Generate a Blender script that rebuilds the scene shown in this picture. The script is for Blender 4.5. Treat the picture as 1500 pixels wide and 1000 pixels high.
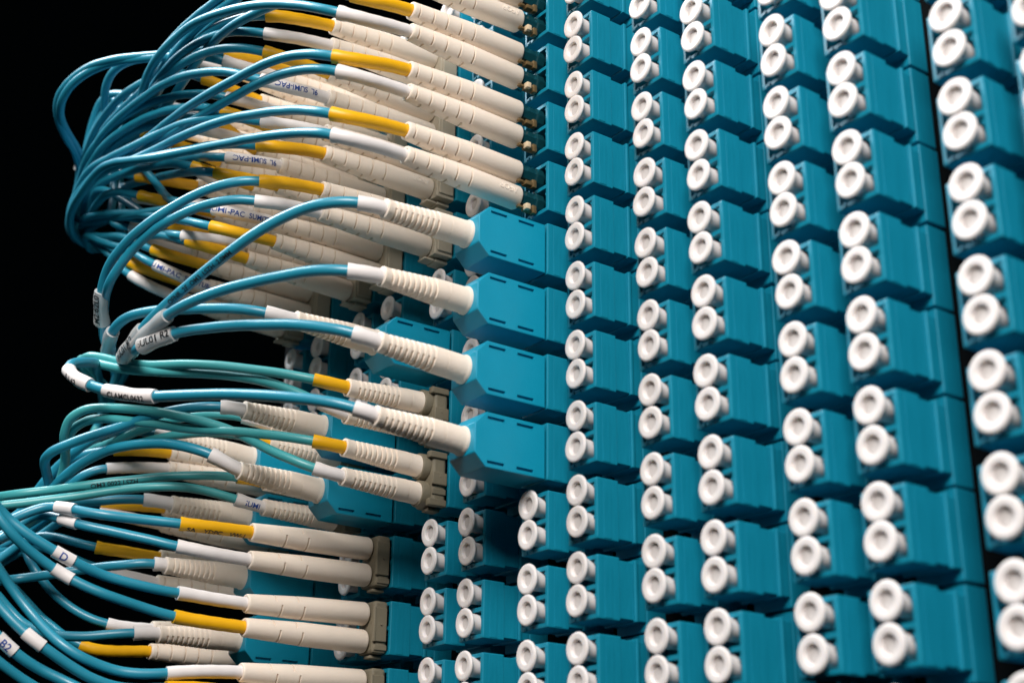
import bpy, bmesh, math, random
from mathutils import Vector, Matrix, Quaternion
S = 0.001                      # every length below is in millimetres
for o in list(bpy.data.objects): bpy.data.objects.remove(o)
scene = bpy.context.scene
COL = scene.collection
random.seed(5)

# ------------------------------------------------------------------ camera
R = [[0.593874,0.804499,0.00976],[-0.285876,0.222339,-0.932116],[-0.752056,0.55077,0.362028]]                   # rows: image right, image down, forward
CAM = [113.826,-168.175,-127.539]
cd = bpy.data.cameras.new('camera'); cam = bpy.data.objects.new('camera', cd); COL.objects.link(cam)
cam.matrix_world = Matrix(((R[0][0], -R[1][0], -R[2][0], CAM[0]*S), (R[0][1], -R[1][1], -R[2][1], CAM[1]*S),
                           (R[0][2], -R[1][2], -R[2][2], CAM[2]*S), (0, 0, 0, 1)))
cd.sensor_width = 36; cd.lens = 49.84; cd.clip_start = 0.005; cd.clip_end = 20
cd.dof.use_dof = True; cd.dof.focus_distance = 0.316; cd.dof.aperture_fstop = 20
scene.camera = cam

# ------------------------------------------------------------------ world, lamps, exposure
w = bpy.data.worlds.new('World'); scene.world = w; w.use_nodes = True
w.node_tree.nodes['Background'].inputs[0].default_value = (0.25, 0.5, 0.6, 1)
w.node_tree.nodes['Background'].inputs[1].default_value = 0.0012
def lamp(name, loc, target, size, power, col):
    l = bpy.data.lights.new(name, 'AREA'); l.shape = 'DISK'; l.size = size*S; l.energy = power; l.color = col
    o = bpy.data.objects.new(name, l); COL.objects.link(o); o.location = Vector(loc)*S
    o.rotation_euler = (Vector(target)-Vector(loc)).to_track_quat('-Z', 'Y').to_euler()
    return o
lamp('key_lamp', (370, -470, 350), (-90, 0, -10), 330, 8.8, (1.0, 0.94, 0.895))
lamp('top_lamp', (-470, -330, 560), (-190, -50, 20), 320, 7.6, (0.92, 0.97, 1.0))
scene.view_settings.view_transform = 'Standard'; scene.view_settings.look = 'None'
scene.view_settings.exposure = 0; scene.view_settings.gamma = 1
scene.render.engine = 'CYCLES'

# ------------------------------------------------------------------ materials
def mat(name, col, rough=.45, var=.06, scale=60, bump=.0, bscale=3000, sss=0., coat=0., metal=0., trans=0., streak=False, spec=.5):
    m = bpy.data.materials.new(name); m.use_nodes = True; nt = m.node_tree; b = nt.nodes['Principled BSDF']
    tc = nt.nodes.new('ShaderNodeTexCoord')
    n = nt.nodes.new('ShaderNodeTexNoise'); n.inputs['Scale'].default_value = scale; n.inputs['Detail'].default_value = 4
    if streak:
        mp = nt.nodes.new('ShaderNodeMapping'); mp.inputs['Scale'].default_value = (1, 6, .5)
        nt.links.new(tc.outputs['Object'], mp.inputs[0]); nt.links.new(mp.outputs[0], n.inputs['Vector'])
    else: nt.links.new(tc.outputs['Object'], n.inputs['Vector'])
    mx = nt.nodes.new('ShaderNodeMix'); mx.data_type = 'RGBA'
    mx.inputs[6].default_value = tuple(c*(1-var) for c in col)+(1,); mx.inputs[7].default_value = tuple(min(1, c*(1+var)) for c in col)+(1,)
    nt.links.new(n.outputs[0], mx.inputs[0]); nt.links.new(mx.outputs[2], b.inputs['Base Color'])
    mr = nt.nodes.new('ShaderNodeMapRange'); mr.inputs[3].default_value = rough-.06; mr.inputs[4].default_value = rough+.1
    nt.links.new(n.outputs[0], mr.inputs[0]); nt.links.new(mr.outputs[0], b.inputs['Roughness'])
    b.inputs['Metallic'].default_value = metal; b.inputs['Specular IOR Level'].default_value = spec
    b.inputs['Coat Weight'].default_value = coat; b.inputs['Coat Roughness'].default_value = .15
    b.inputs['Transmission Weight'].default_value = trans
    if sss:
        b.inputs['Subsurface Weight'].default_value = sss; b.inputs['Subsurface Radius'].default_value = (1, .8, .6); b.inputs['Subsurface Scale'].default_value = .0012
    if bump:
        n2 = nt.nodes.new('ShaderNodeTexNoise'); n2.inputs['Scale'].default_value = bscale; n2.inputs['Detail'].default_value = 3
        bp = nt.nodes.new('ShaderNodeBump'); bp.inputs['Strength'].default_value = bump; bp.inputs['Distance'].default_value = .00008
        nt.links.new(tc.outputs['Object'], n2.inputs['Vector']); nt.links.new(n2.outputs[0], bp.inputs['Height']); nt.links.new(bp.outputs[0], b.inputs['Normal'])
    return m
M = {
 'teal': mat('teal_plastic', (.003, .22, .335), .42, .15, 350, .4, 2500, streak=True, spec=.45),
 'shroud': mat('teal_shroud_plastic', (.003, .285, .445), .40, .06, 220, .4, 3000),
 'cap': mat('white_cap_plastic', (.76, .725, .715), .45, .02, 200, .0, 3000, sss=.35),
 'core': mat('grey_cap_core', (.56, .53, .515), .5, .03, 300),
 'boot': mat('cream_rubber', (.84, .738, .63), .50, .05, 160, .45, 2200, sss=.15),
 'white': mat('white_heatshrink', (.80, .765, .755), .42, .04, 150, .4, 1200),
 'yellow': mat('yellow_heatshrink', (.84, .44, .004), .42, .07, 150, .5, 1000),
 'aqua': mat('blue_aqua_jacket', (.013, .24, .355), .40, .06, 60, .25, 900, coat=.15, spec=.65),
 'green': mat('green_aqua_jacket', (.05, .35, .37), .42, .06, 60, .25, 900, coat=.12, spec=.6),
 'clip': mat('khaki_clip_plastic', (.21, .185, .13), .5, .10, 300, .5, 2500),
 'clip_light': mat('beige_clip_plastic', (.40, .36, .28), .5, .08, 300, .5, 2500),
 'plug': mat('smoky_teal_plug', (.004, .04, .05), .22, .1, 200, coat=.5),
 'bronze': mat('bronze_latch', (.20, .135, .06), .38, .3, 500, metal=.5),
 'ivory': mat('ivory_tab', (.62, .50, .34), .4, .05, 300),
 'panel': mat('black_panel_metal', (.003, .004, .005), .9, .3, 40, spec=.1),
 'blue_ink': mat('blue_ink', (.01, .06, .30), .5, .15, 800),
 'black_ink': mat('black_ink', (.012, .012, .015), .5, .2, 800),
 'wrap': mat('label_film', (.74, .72, .70), .22, .08, 200, .5, 400, coat=.4),
}
# the film of a wrap label is partly clear
nt = M['wrap'].node_tree; outn = nt.nodes['Material Output']; pb = nt.nodes['Principled BSDF']
tr = nt.nodes.new('ShaderNodeBsdfTransparent'); ms = nt.nodes.new('ShaderNodeMixShader'); ms.inputs[0].default_value = .42
nt.links.new(pb.outputs[0], ms.inputs[1]); nt.links.new(tr.outputs[0], ms.inputs[2]); nt.links.new(ms.outputs[0], outn.inputs[0])

# ------------------------------------------------------------------ mesh helpers (mm in, metres out)
class MB:
    def __init__(s): s.v = []; s.f = []
    def add(s, vs, fs):
        k = len(s.v); s.v += [tuple(p) for p in vs]; s.f += [tuple(i+k for i in f) for f in fs]; return s
    def box(s, x0, x1, y0, y1, z0, z1, bev=0., segs=2):
        bm = bmesh.new(); bmesh.ops.create_cube(bm, size=1)
        for v in bm.verts: v.co = ((x0+x1)/2+v.co.x*(x1-x0), (y0+y1)/2+v.co.y*(y1-y0), (z0+z1)/2+v.co.z*(z1-z0))
        if bev: bmesh.ops.bevel(bm, geom=list(bm.edges), offset=bev, segments=segs, profile=.5, affect='EDGES')
        bm.verts.index_update(); s.add([v.co.copy() for v in bm.verts], [[v.index for v in f.verts] for f in bm.faces]); bm.free(); return s
    def rings(s, rings, close0=True, close1=True):
        n = len(rings[0]); vs = [p for r in rings for p in r]; fs = []
        for i in range(len(rings)-1):
            for j in range(n):
                a, b = i*n+j, i*n+(j+1) % n; fs.append((a, b, b+n, a+n))
        if close0: fs.append(tuple(range(n))[::-1])
        if close1: fs.append(tuple(range((len(rings)-1)*n, len(rings)*n)))
        return s.add(vs, fs)
    def lathe(s, prof, n=28, cx=0, cz=0, **k):    # (y, r) round the Y axis
        return s.rings([[(cx+r*math.cos(2*math.pi*j/n), y, cz+r*math.sin(2*math.pi*j/n)) for j in range(n)] for y, r in prof], **k)
    def mesh(s, name, smooth=35, off=(0, 0, 0), flat=0):
        me = bpy.data.meshes.new(name)
        me.from_pydata([((x-off[0])*S, (y-off[1])*S, (z-off[2])*S) for x, y, z in s.v], [], s.f); me.validate()
        bm = bmesh.new(); bm.from_mesh(me); bmesh.ops.recalc_face_normals(bm, faces=bm.faces)
        lim = math.radians(smooth)
        for f in bm.faces: f.smooth = not (flat and f.calc_area() > flat*S*S)
        for e in bm.edges: e.smooth = (len(e.link_faces) == 2 and e.calc_face_angle(0) < lim)
        bm.to_mesh(me); bm.free(); return me
def obj(name, me, m, parent=None, loc=(0, 0, 0), rot=None):
    o = bpy.data.objects.new(name, me); COL.objects.link(o)
    if m is not None and not me.materials: me.materials.append(M[m])
    o.location = Vector(loc)*S
    if rot is not None: o.rotation_mode = 'QUATERNION'; o.rotation_quaternion = rot
    if parent: o.parent = parent
    return o
def tag(o, label, cat, group=None):
    o['label'] = label; o['category'] = cat
    if group: o['group'] = group
    return o
def thing(name, loc):
    o = bpy.data.objects.new(name, None); o.empty_display_size = .002; COL.objects.link(o); o.location = Vector(loc)*S; return o

ORD = 'topmost second third fourth fifth sixth seventh eighth ninth tenth eleventh twelfth thirteenth fourteenth fifteenth'.split()
H = {-1: 14.6, 0: 0, 1: -21.6, 2: -36.4, 3: -56.8, 4: -71.9, 5: -93.7, 6: -109.2, 7: -130.8, 8: -145.1, 9: -167.5, 10: -182.0, 11: -203.8, 12: -218.3}
def zrow(c, k): return -.2-.0265*H[c]+15.1*k-(.8 if c == 6 and k >= -3 else 0)
COLNAME = {-1: 'rightmost column', 0: 'second column from the right'}
for c in range(1, 13): COLNAME[c] = ORD[c+1].replace('topmost', 'first')+' column from the right'

# ------------------------------------------------------------------ setting
pl = MB().box(-260, -100, 18.4, 21, -170, 80).box(-100, 70, 18.4, 21, -170, 190).mesh('panel')
o = obj('back_panel', pl, 'panel'); o['kind'] = 'structure'

# ------------------------------------------------------------------ adapter parts (local origin at the row centre, front towards -Y)
def housing():
    b = MB(); w, h = 4.4, 6.05; zc = -.45; t = .75; y0, y1 = 1.2, 6.5
    xs = [-w, -w+t, w-t, w]; zs = [zc-h, zc-h+.9, zc-.42, zc+.42, zc+h-.9, zc+h]
    bm = bmesh.new(); g = [[bm.verts.new((x, y0, z)) for z in zs] for x in xs]
    holes = []
    for i in range(3):
        for j in range(5):
            q = [g[i][j], g[i+1][j], g[i+1][j+1], g[i][j+1]]
            if i == 1 and j in (1, 3): holes.append(q)
            else: bm.faces.new(q)
    for q in holes:
        d = [bm.verts.new((v.co.x, 5.4, v.co.z)) for v in q]
        for a in range(4): bm.faces.new((q[a], q[(a+1) % 4], d[(a+1) % 4], d[a]))
        bm.faces.new(d)
    rim = [g[i][0] for i in range(4)]+[g[3][j] for j in range(1, 6)]+[g[i][5] for i in (2, 1, 0)]+[g[0][j] for j in (4, 3, 2, 1)]
    bk = [bm.verts.new((v.co.x, y1, v.co.z)) for v in rim]; n = len(rim)
    for a in range(n): bm.faces.new((rim[a], rim[(a+1) % n], bk[(a+1) % n], bk[a]))
    bm.faces.new(bk)
    bmesh.ops.recalc_face_normals(bm, faces=bm.faces)
    cor = {(sx*w, zc+sz*h) for sx in (-1, 1) for sz in (-1, 1)}
    isc = lambda v: any(abs(v.co.x-x) < 1e-4 and abs(v.co.z-z) < 1e-4 for x, z in cor)
    ed = [e for e in bm.edges if all(abs(abs(v.co.x)-w) < 1e-4 or abs(abs(v.co.z-zc)-h) < 1e-4 for v in e.verts) and
          (all(abs(v.co.y-y0) < 1e-4 for v in e.verts) and (abs(e.verts[0].co.x-e.verts[1].co.x) < 1e-4 and abs(abs(e.verts[0].co.x)-w) < 1e-4 or abs(e.verts[0].co.z-e.verts[1].co.z) < 1e-4 and abs(abs(e.verts[0].co.z-zc)-h) < 1e-4) or (isc(e.verts[0]) and isc(e.verts[1]) and abs(e.verts[0].co.y-e.verts[1].co.y) > 1))]
    bmesh.ops.bevel(bm, geom=ed, offset=.22, segments=2, profile=.5, affect='EDGES')
    bm.verts.index_update(); b.add([v.co.copy() for v in bm.verts], [[v.index for v in f.verts] for f in bm.faces]); bm.free()
    # lugs inside the openings and latch teeth under them
    for z in (3.12, -3.12):
        b.box(w-t-.9, w-t-.02, 1.6, 3.4, zc+z+1.3, zc+z+1.9, .1, 1).box(-w+t+.02, -w+t+.9, 1.6, 3.4, zc+z-2.1, zc+z-1.3, .1, 1)
    b.box(-3.2, -2.2, .95, 1.9, zc-h+.1, zc-h+.8, .1, 1).box(-1.3, -.2, 1.0, 1.9, zc-h+.15, zc-h+.75, .1, 1)
    for sx in (-1, 1): b.box(min(sx*w, sx*4.49), max(sx*w, sx*4.49), 2.9, 4.7, zc-h+.3, zc+h-.3)
    b.box(-4.25, 4.25, y1+.02, 10.2, zc-h+.5, zc+h-.5, .12, 1)
    return b
ME_H = housing().mesh('housing', flat=1.5)
ME_F = MB().box(-4.72, 4.72, 10.2, 11.0, -6.3, 5.6, .2, 2).mesh('flange', flat=1.5)
ME_R = MB().box(-4.3, 4.3, 10.97, 13.2, -6.0, 5.1, .1).box(-4.45, 4.45, 13.22, 18.2, -7.8, 6.85, .25).mesh('rear_block', flat=1.5)
cp = [(1.2, .02), (1.2, 1.38), (.3, 1.4), (-.3, 1.52), (-.5, 1.6), (-.59, 1.72), (-.62, 1.85), (-.62, 2.72), (-.5, 2.98), (-.3, 3.1), (-.05, 3.05), (.08, 2.85), (.14, 2.3), (.6, 2.12), (2.0, 2.06), (4.9, 2.0), (5.0, .02)]
ME_CORE = MB().lathe([(.12, .02), (.12, 1.25), (.25, 1.38), (1.1, 1.37), (1.1, .02)], 24).mesh('core', 24)
ME_C = MB().lathe(cp, 36).mesh('dust_cap', 24)
AD = [[-1,0,1,1],[-1,-1,1,1],[-1,-2,1,0],[-1,-3,0,0],[0,1,0,1],[0,0,1,1],[0,-1,1,1],[0,-2,1,1],[0,-3,1,1],[0,-4,1,1],[0,-5,1,1],[0,-6,1,1],[0,-7,1,0],[1,2,0,0],[1,1,1,1],[1,0,1,1],[1,-1,1,1],[1,-2,1,1],[1,-3,1,1],[1,-4,1,1],[1,-5,1,1],[1,-6,1,1],[1,-7,1,0],[2,2,0,1],[2,1,1,1],[2,0,1,1],[2,-1,1,1],[2,-2,1,1],[2,-3,1,1],[2,-4,1,1],[2,-5,1,1],[2,-6,1,1],[3,3,0,1],[3,2,1,1],[3,1,1,1],[3,0,1,1],[3,-1,1,1],[3,-2,1,1],[3,-3,1,1],[3,-4,1,1],[3,-5,1,1],[3,-6,1,1],[4,3,1,1],[4,2,1,1],[4,1,1,1],[4,0,1,1],[4,-1,1,1],[4,-2,1,1],[4,-3,1,1],[4,-4,1,1],[4,-5,1,1],[4,-6,1,1],[5,4,0,1],[5,3,1,1],[5,2,1,1],[5,1,1,1],[5,0,1,1],[5,-1,1,1],[5,-2,1,1],[5,-3,1,1],[5,-4,1,1],[5,-5,1,1],[5,-6,1,1],[6,5,0,0],[6,4,0,0],[6,3,0,0],[6,2,0,0],[6,1,0,0],[6,0,0,0],[6,-1,0,0],[6,-2,0,0],[6,-3,0,0],[6,-4,1,1],[6,-5,1,1],[6,-6,1,1],[7,6,0,0],[7,5,1,1],[7,4,1,1],[7,3,1,1],[7,2,1,1],[7,1,1,1],[7,0,1,1],[7,-1,1,1],[7,-2,1,1],[7,-3,1,1],[7,-4,1,1],[7,-5,1,1],[7,-6,1,1],[8,5,1,1],[8,4,0,0],[8,3,0,0],[8,2,0,0],[8,1,0,0],[8,0,1,1],[8,-1,0,0],[8,-2,0,0],[8,-3,0,0],[8,-4,1,1],[8,-5,1,1],[8,-6,1,1],[9,5,1,1],[9,4,0,0],[9,3,0,0],[9,2,0,0],[9,1,0,0],[9,0,1,1],[9,-1,1,1],[9,-2,0,0],[9,-3,0,0],[9,-4,0,0],[9,-5,0,0],[9,-6,0,0],[10,4,0,0],[10,3,0,0],[10,2,0,0],[10,1,0,0],[10,0,1,1],[10,-1,1,1],[10,-2,0,0],[10,-3,0,0],[10,-4,1,1],[10,-5,1,1],[10,-6,1,0],[11,4,0,0],[11,3,0,0],[11,2,0,0],[11,1,0,0],[11,0,1,1],[11,-1,1,1],[11,-2,0,0],[11,-3,0,0],[11,-4,0,0],[11,-5,0,0],[11,-6,1,0],[12,4,0,0],[12,3,0,0],[12,2,0,0],[12,1,0,0],[12,0,1,1],[12,-1,1,1],[12,-2,0,0],[12,-3,0,0],[12,-4,0,0],[12,-5,0,0],[12,-6,1,0]]                    # column, row, upper port capped, lower port capped
seen = {}
capn = {}
for c, k, cu, cl in AD:
    i = seen.get(c, 0); seen[c] = i+1
    z = zrow(c, k)
    a = thing('adapter', (H[c], 10, z))
    tag(a, 'teal duplex adapter, %s in the %s' % (ORD[i], COLNAME[c]), 'adapter', 'teal duplex adapters on the panel')
    jx = random.uniform(-.12, .12); jz = random.uniform(-.12, .12)
    for nm, me in (('housing', ME_H), ('flange', ME_F), ('rear_block', ME_R)): obj(nm, me, 'teal', a, (jx, -10, jz))
    for on, dz, pn in ((cu, 3.12, 'upper'), (cl, -3.12, 'lower')):
        if on:
            q = Quaternion((random.uniform(-1, 1), 0, random.uniform(-1, 1)), math.radians(random.uniform(0, 2.2)))
            d = obj('dust_cap', ME_C, 'cap', None, (H[c]+.45+random.uniform(-.12, .12), random.uniform(-.55, -.3), z+dz+random.uniform(-.12, .12)), q)
            obj('core', ME_CORE, 'core', d)
            tag(d, 'white dust cap in %s port of %s adapter in the %s' % (pn, ORD[i], COLNAME[c]), 'dust cap', 'white dust caps in the adapters')

# ------------------------------------------------------------------ boots (local origin at the front end, running towards -Y)
NB = 40
def slotted(prof, slots, n=NB):
    """prof: (y, r) outer profile from front to rear; slots: (y, half width, depth, [(deg0, deg1), ...])"""
    ys = sorted(set([p[0] for p in prof]+[y+d for y, hw, dp, a in slots for d in (-hw-.06, -hw, hw, hw+.06)]), reverse=True)
    def rad(y):
        for (ya, ra), (yb, rb) in zip(prof, prof[1:]):
            if yb <= y <= ya: return ra if ya == yb else ra+(rb-ra)*(ya-y)/(ya-yb)
        return prof[-1][1]
    rr = []
    for y in ys:
        r0 = rad(y); ring = []
        for j in range(n):
            th = 360*j/n; r = r0
            for ys_, hw, dp, ar in slots:
                if abs(y-ys_) <= hw+1e-6:
                    for a0, a1 in ar:
                        if (th-a0) % 360 <= a1-a0: r = r0-dp
            ring.append((r*math.cos(math.radians(th)), y, r*math.sin(math.radians(th))))
        rr.append(ring)
    return rr
def circ(y, r, n=NB): return [(r*math.cos(2*math.pi*j/n), y, r*math.sin(2*math.pi*j/n)) for j in range(n)]
SIDE = [(-62, 44), (118, 224)]; TOPB = [(58, 122), (-122, -74)]; UP = [(20, 160)]; LO = [(-160, -8)]
def boot_long():
    L = 29.; prof = [(0, 2.35), (-.12, 2.55), (-.45, 2.72), (-14, 2.72), (-22, 2.35), (-28.4, 2.02), (-28.8, 2.0), (-29, 1.85)]
    sl = []
    for i in range(5):
        y = -13.6-3.55*i*(.98); sl.append((y, .17, .6, SIDE))
        if i < 4: sl.append((y-1.75, .17, .6, TOPB))
    r = slotted(prof, sl); return MB().rings([circ(0, .02)]+r+[circ(-29, 1.5), circ(-27.5, 1.45), circ(-27.5, .02)])
def boot_longb():
    prof = [(0, 2.3), (-.12, 2.5), (-.5, 2.68), (-16, 2.6), (-29.4, 2.08), (-29.8, 2.04), (-30, 1.9)]
    sl = [(-23.6, .17, .55, UP), (-22.2, .17, .55, LO), (-18.2, .17, .55, UP), (-16.8, .17, .55, LO)]
    r = slotted(prof, sl); return MB().rings([circ(0, .02)]+r+[circ(-30, 1.5), circ(-28.5, 1.45), circ(-28.5, .02)])
RIB = [(-112, -14), (68, 166)]
def boot_shroud():
    prof = [(0, 2.7), (-.1, 2.95), (-.4, 3.05), (-1.0, 3.05), (-1.3, 2.88), (-1.6, 2.82), (-6.0, 2.78), (-6.02, 2.74), (-6.2, 2.74), (-6.22, 2.8), (-8.6, 2.74), (-20, 2.02), (-20.3, 2.1), (-20.9, 2.08), (-21, 1.9)]
    sl = [(-9.3-1.24*i, .27, .13, [(0, 360)]) for i in range(9)]+[(-9.3-1.24*i, .27, .42, RIB) for i in range(9)]
    return MB().rings([circ(0, .02)]+slotted(prof, sl)+[circ(-21, 1.5), circ(-19.8, 1.4), circ(-19.8, .02)])
def boot_ribbed():
    prof = [(0, 2.3), (-.1, 2.55), (-.4, 2.68), (-1.0, 2.68), (-1.25, 2.5), (-4.6, 2.48), (-4.62, 2.42), (-4.8, 2.42), (-4.82, 2.52), (-7.4, 2.45), (-19.4, 1.98), (-19.8, 2.05), (-20.4, 2.03), (-20.5, 1.85)]
    sl = [(-8.3-1.22*i, .27, .13, [(0, 360)]) for i in range(9)]+[(-8.3-1.22*i, .27, .45, RIB) for i in range(9)]
    return MB().rings([circ(0, .02)]+slotted(prof, sl)+[circ(-20.5, 1.5), circ(-19.3, 1.4), circ(-19.3, .02)])
BOOT = {k: f().mesh('boot', 38) for k, f in (('long', boot_long), ('longb', boot_longb), ('shroud', boot_shroud), ('ribbed', boot_ribbed))}

# ------------------------------------------------------------------ clips, plugs, shroud
def clip(tall):
    b = MB().box(-3.5, 3.5, -2.6, 1.05, -5.9, 5.9, .7)
    for z in ((3.12, -3.12) if not tall else ()):
        b.lathe([(-2.7, 2.2), (-4.3, 2.2), (-4.5, 2.35), (-4.5, 2.9), (-4.3, 3.0), (-2.7, 3.05)], 26, 0, z, close0=False, close1=False)
    if tall:
        b.box(3.45, 4.05, -2.5, .55, -3.4, 4.3, .22).box(3.4, 4.2, -2.95, -2.3, -3.5, 4.4, .2).box(3.3, 3.75, -2.4, .9, -5.3, -4.0, .2)
        b.lathe([(0, 0.02), (0, .3)], 10, 0, 0, close0=False)
    else:
        b.box(3.45, 4.2, -2.9, .9, -1.45, 1.45, .22).box(2.4, 4.05, -3.6, .95, 4.7, 6.2, .25).box(2.4, 4.05, -3.6, .95, -6.2, -4.6, .25).box(3.3, 3.8, -2.6, .9, -3.6, -2.2, .2)
        b.lathe([(0, .02), (0, .3)], 10, 0, 0, close0=False)
    b.box(4.06, 4.3, -1.2, -.8, .2, .6, .1)
    b.box(-1.2, 1.6, -2.2, .9, -6.9, -6.2, .2)
    return b
cl8 = MB().box(-3.5, 3.6, -3.9, 1.05, -6.1, 6.0, .3).box(3.5, 4.1, -3.4, .6, -5.2, 5.1, .25).box(-2.0, 1.8, -2.6, .9, -7.2, -6.4, .2).box(-1.6, 1.5, -5.4, -2.7, -7.0, -6.5, .15)
for z in (3.12, -3.12): cl8.lathe([(-4.3, 2.0), (-3.8, 2.0)], 20, 0, z, close0=False, close1=False)
ME_CLIP = {'long': cl8.mesh('clip', 30, flat=1.5), 'longb': clip(True).mesh('clip', 30, flat=1.5), 'ribbed': clip(False).mesh('clip', 30, flat=1.5)}
ME_PLUG = MB().lathe([(-5.2, .02), (-5.2, 1.9), (-4.8, 2.2), (-1.2, 2.2), (-.9, 2.4), (1.0, 2.4), (1.5, 1.6), (5.2, 1.55), (5.3, .02)], 8).mesh('plug', 20)
lt = MB()
lt.box(.6, 2.4, -3.3, -.2, -3.3, -2.25, .25).box(1.1, 2.5, -1.5, -.3, -3.6, -1.6, .3).box(1.0, 2.0, -4.9, -3.6, -2.9, -2.4, .1)
ME_LATCH = lt.mesh('latch', 30)
ME_TAB = MB().box(1.5, 3.0, -3.5, -2.3, -6.4, -5.0, .2).mesh('tab', 30)
def shroud():
    w = 4.5; poly = [(-16.9, 3.0), (-14.2, 5.7), (.5, 5.7), (.5, -5.7), (-14.2, -5.7), (-16.9, -3.0)]
    bm = bmesh.new(); n = 6
    A = [bm.verts.new((w, y, z)) for y, z in poly]; B = [bm.verts.new((-w, y, z)) for y, z in poly]
    bm.faces.new(A); bm.faces.new(B[::-1])
    for i in range(n): bm.faces.new((A[i], B[i], B[(i+1) % n], A[(i+1) % n]))
    bmesh.ops.recalc_face_normals(bm, faces=bm.faces)
    bmesh.ops.bevel(bm, geom=list(bm.edges), offset=.22, segments=2, profile=.5, affect='EDGES')
    me = bpy.data.meshes.new('shroud'); bm.to_mesh(me); bm.free()
    o = bpy.data.objects.new('shroud_cutting', me); COL.objects.link(o)
    cb = MB()
    for s in (-1, 1):
        for y0, y1 in ((-13.9, -9.7), (-6.7, -2.5)):
            for z in (4.55, -4.55): cb.box(s*w-.8, s*w+.8, y0, y1, z-.3, z+.3)
    cm = bpy.data.meshes.new('cut'); cm.from_pydata(cb.v, [], cb.f)
    bm = bmesh.new(); bm.from_mesh(cm); bmesh.ops.recalc_face_normals(bm, faces=bm.faces); bm.to_mesh(cm); bm.free()
    c = bpy.data.objects.new('cut', cm); COL.objects.link(c)
    md = o.modifiers.new('b', 'BOOLEAN'); md.object = c; md.operation = 'DIFFERENCE'; md.solver = 'EXACT'
    dg = bpy.context.evaluated_depsgraph_get(); ev = o.evaluated_get(dg); m2 = bpy.data.meshes.new_from_object(ev)
    bpy.data.objects.remove(o); bpy.data.objects.remove(c)
    b = MB(); b.add([v.co for v in m2.vertices], [list(p.vertices) for p in m2.polygons])
    for s in (-1, 1): b.box(-3.2, 3.2, .45, 1.18, s*3.1-1.6, s*3.1+1.6)
    return b.mesh('shroud', 30, flat=3)
ME_S = shroud()

# ------------------------------------------------------------------ tubes and print
def spline(pts, step=1.1):
    P = [Vector(p) for p in pts]; Q = [2*P[0]-P[1]]+P+[2*P[-1]-P[-2]]; out = []
    for i in range(len(P)-1):
        a, b, c, d = Q[i:i+4]; n = max(1, int((c-b).length/step+.5))
        for k in range(n):
            t = k/n; out.append(.5*((2*b)+(c-a)*t+(2*a-5*b+4*c-d)*t*t+(3*b-a-3*c+d)*t**3))
    out.append(P[-1]); return out
def cum(P):
    s = [0.]
    for a, b in zip(P, P[1:]): s.append(s[-1]+(b-a).length)
    return s
def cut(P, s0, s1):
    s = cum(P); s0 = max(0, s0); s1 = min(s1, s[-1]); out = []
    def at(x):
        for i in range(len(s)-1):
            if s[i+1] >= x: return P[i].lerp(P[i+1], (x-s[i])/max(1e-9, s[i+1]-s[i]))
        return P[-1]
    out = [at(s0)]+[p for p, q in zip(P, s) if s0+.05 < q < s1-.05]+[at(s1)]
    return out
def frames(P):
    T = [(P[min(i+1, len(P)-1)]-P[max(i-1, 0)]).normalized() for i in range(len(P))]
    u = T[0].cross(Vector((0, 0, 1))); u = u.normalized() if u.length > .05 else Vector((1, 0, 0)); F = []
    for t in T:
        u = (u-t*u.dot(t)).normalized(); F.append((t, u, t.cross(u)))
    return F
def tube(P, rad, n=12, inner=None):
    F = frames(P); s = cum(P); L = s[-1]; rings = []
    f = rad if callable(rad) else (lambda x, L: rad)
    for p, (t, u, v), x in zip(P, F, s):
        r = f(x, L); rings.append([p+u*r*math.cos(2*math.pi*j/n)+v*r*math.sin(2*math.pi*j/n) for j in range(n)])
    if inner:
        r1 = [p for p in rings[-1]]; c = P[-1]; t = F[-1][0]
        rings.append([c+(p-c)*(inner/max(.01, (p-c).length)) for p in r1]); rings.append([c-t*1.2+(p-c)*(inner/(p-c).length) for p in r1])
    return MB().rings(rings)
VIEW = Vector((.72, -.56, -.40)).normalized()
def glyphs(text, size):
    cu = bpy.data.curves.new('t', 'FONT'); cu.body = text; cu.size = size; cu.resolution_u = 3; cu.offset = size*.018
    o = bpy.data.objects.new('t', cu); COL.objects.link(o)
    dg = bpy.context.evaluated_depsgraph_get(); me = bpy.data.meshes.new_from_object(o.evaluated_get(dg)); bpy.data.objects.remove(o)
    bm = bmesh.new(); bm.from_mesh(me); bmesh.ops.triangulate(bm, faces=bm.faces)
    for _ in range(4):
        le = [e for e in bm.edges if e.calc_length() > size*.3]
        if not le: break
        bmesh.ops.subdivide_edges(bm, edges=le, cuts=1); bmesh.ops.triangulate(bm, faces=bm.faces)
    bm.verts.index_update(); v = [tuple(q.co) for q in bm.verts]; f = [[q.index for q in a.verts] for a in bm.faces]; bm.free()
    x0 = min(a[0] for a in v); x1 = max(a[0] for a in v); return [(a[0]-x0, a[1]-size*.35, 0) for a in v], f, x1-x0
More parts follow.
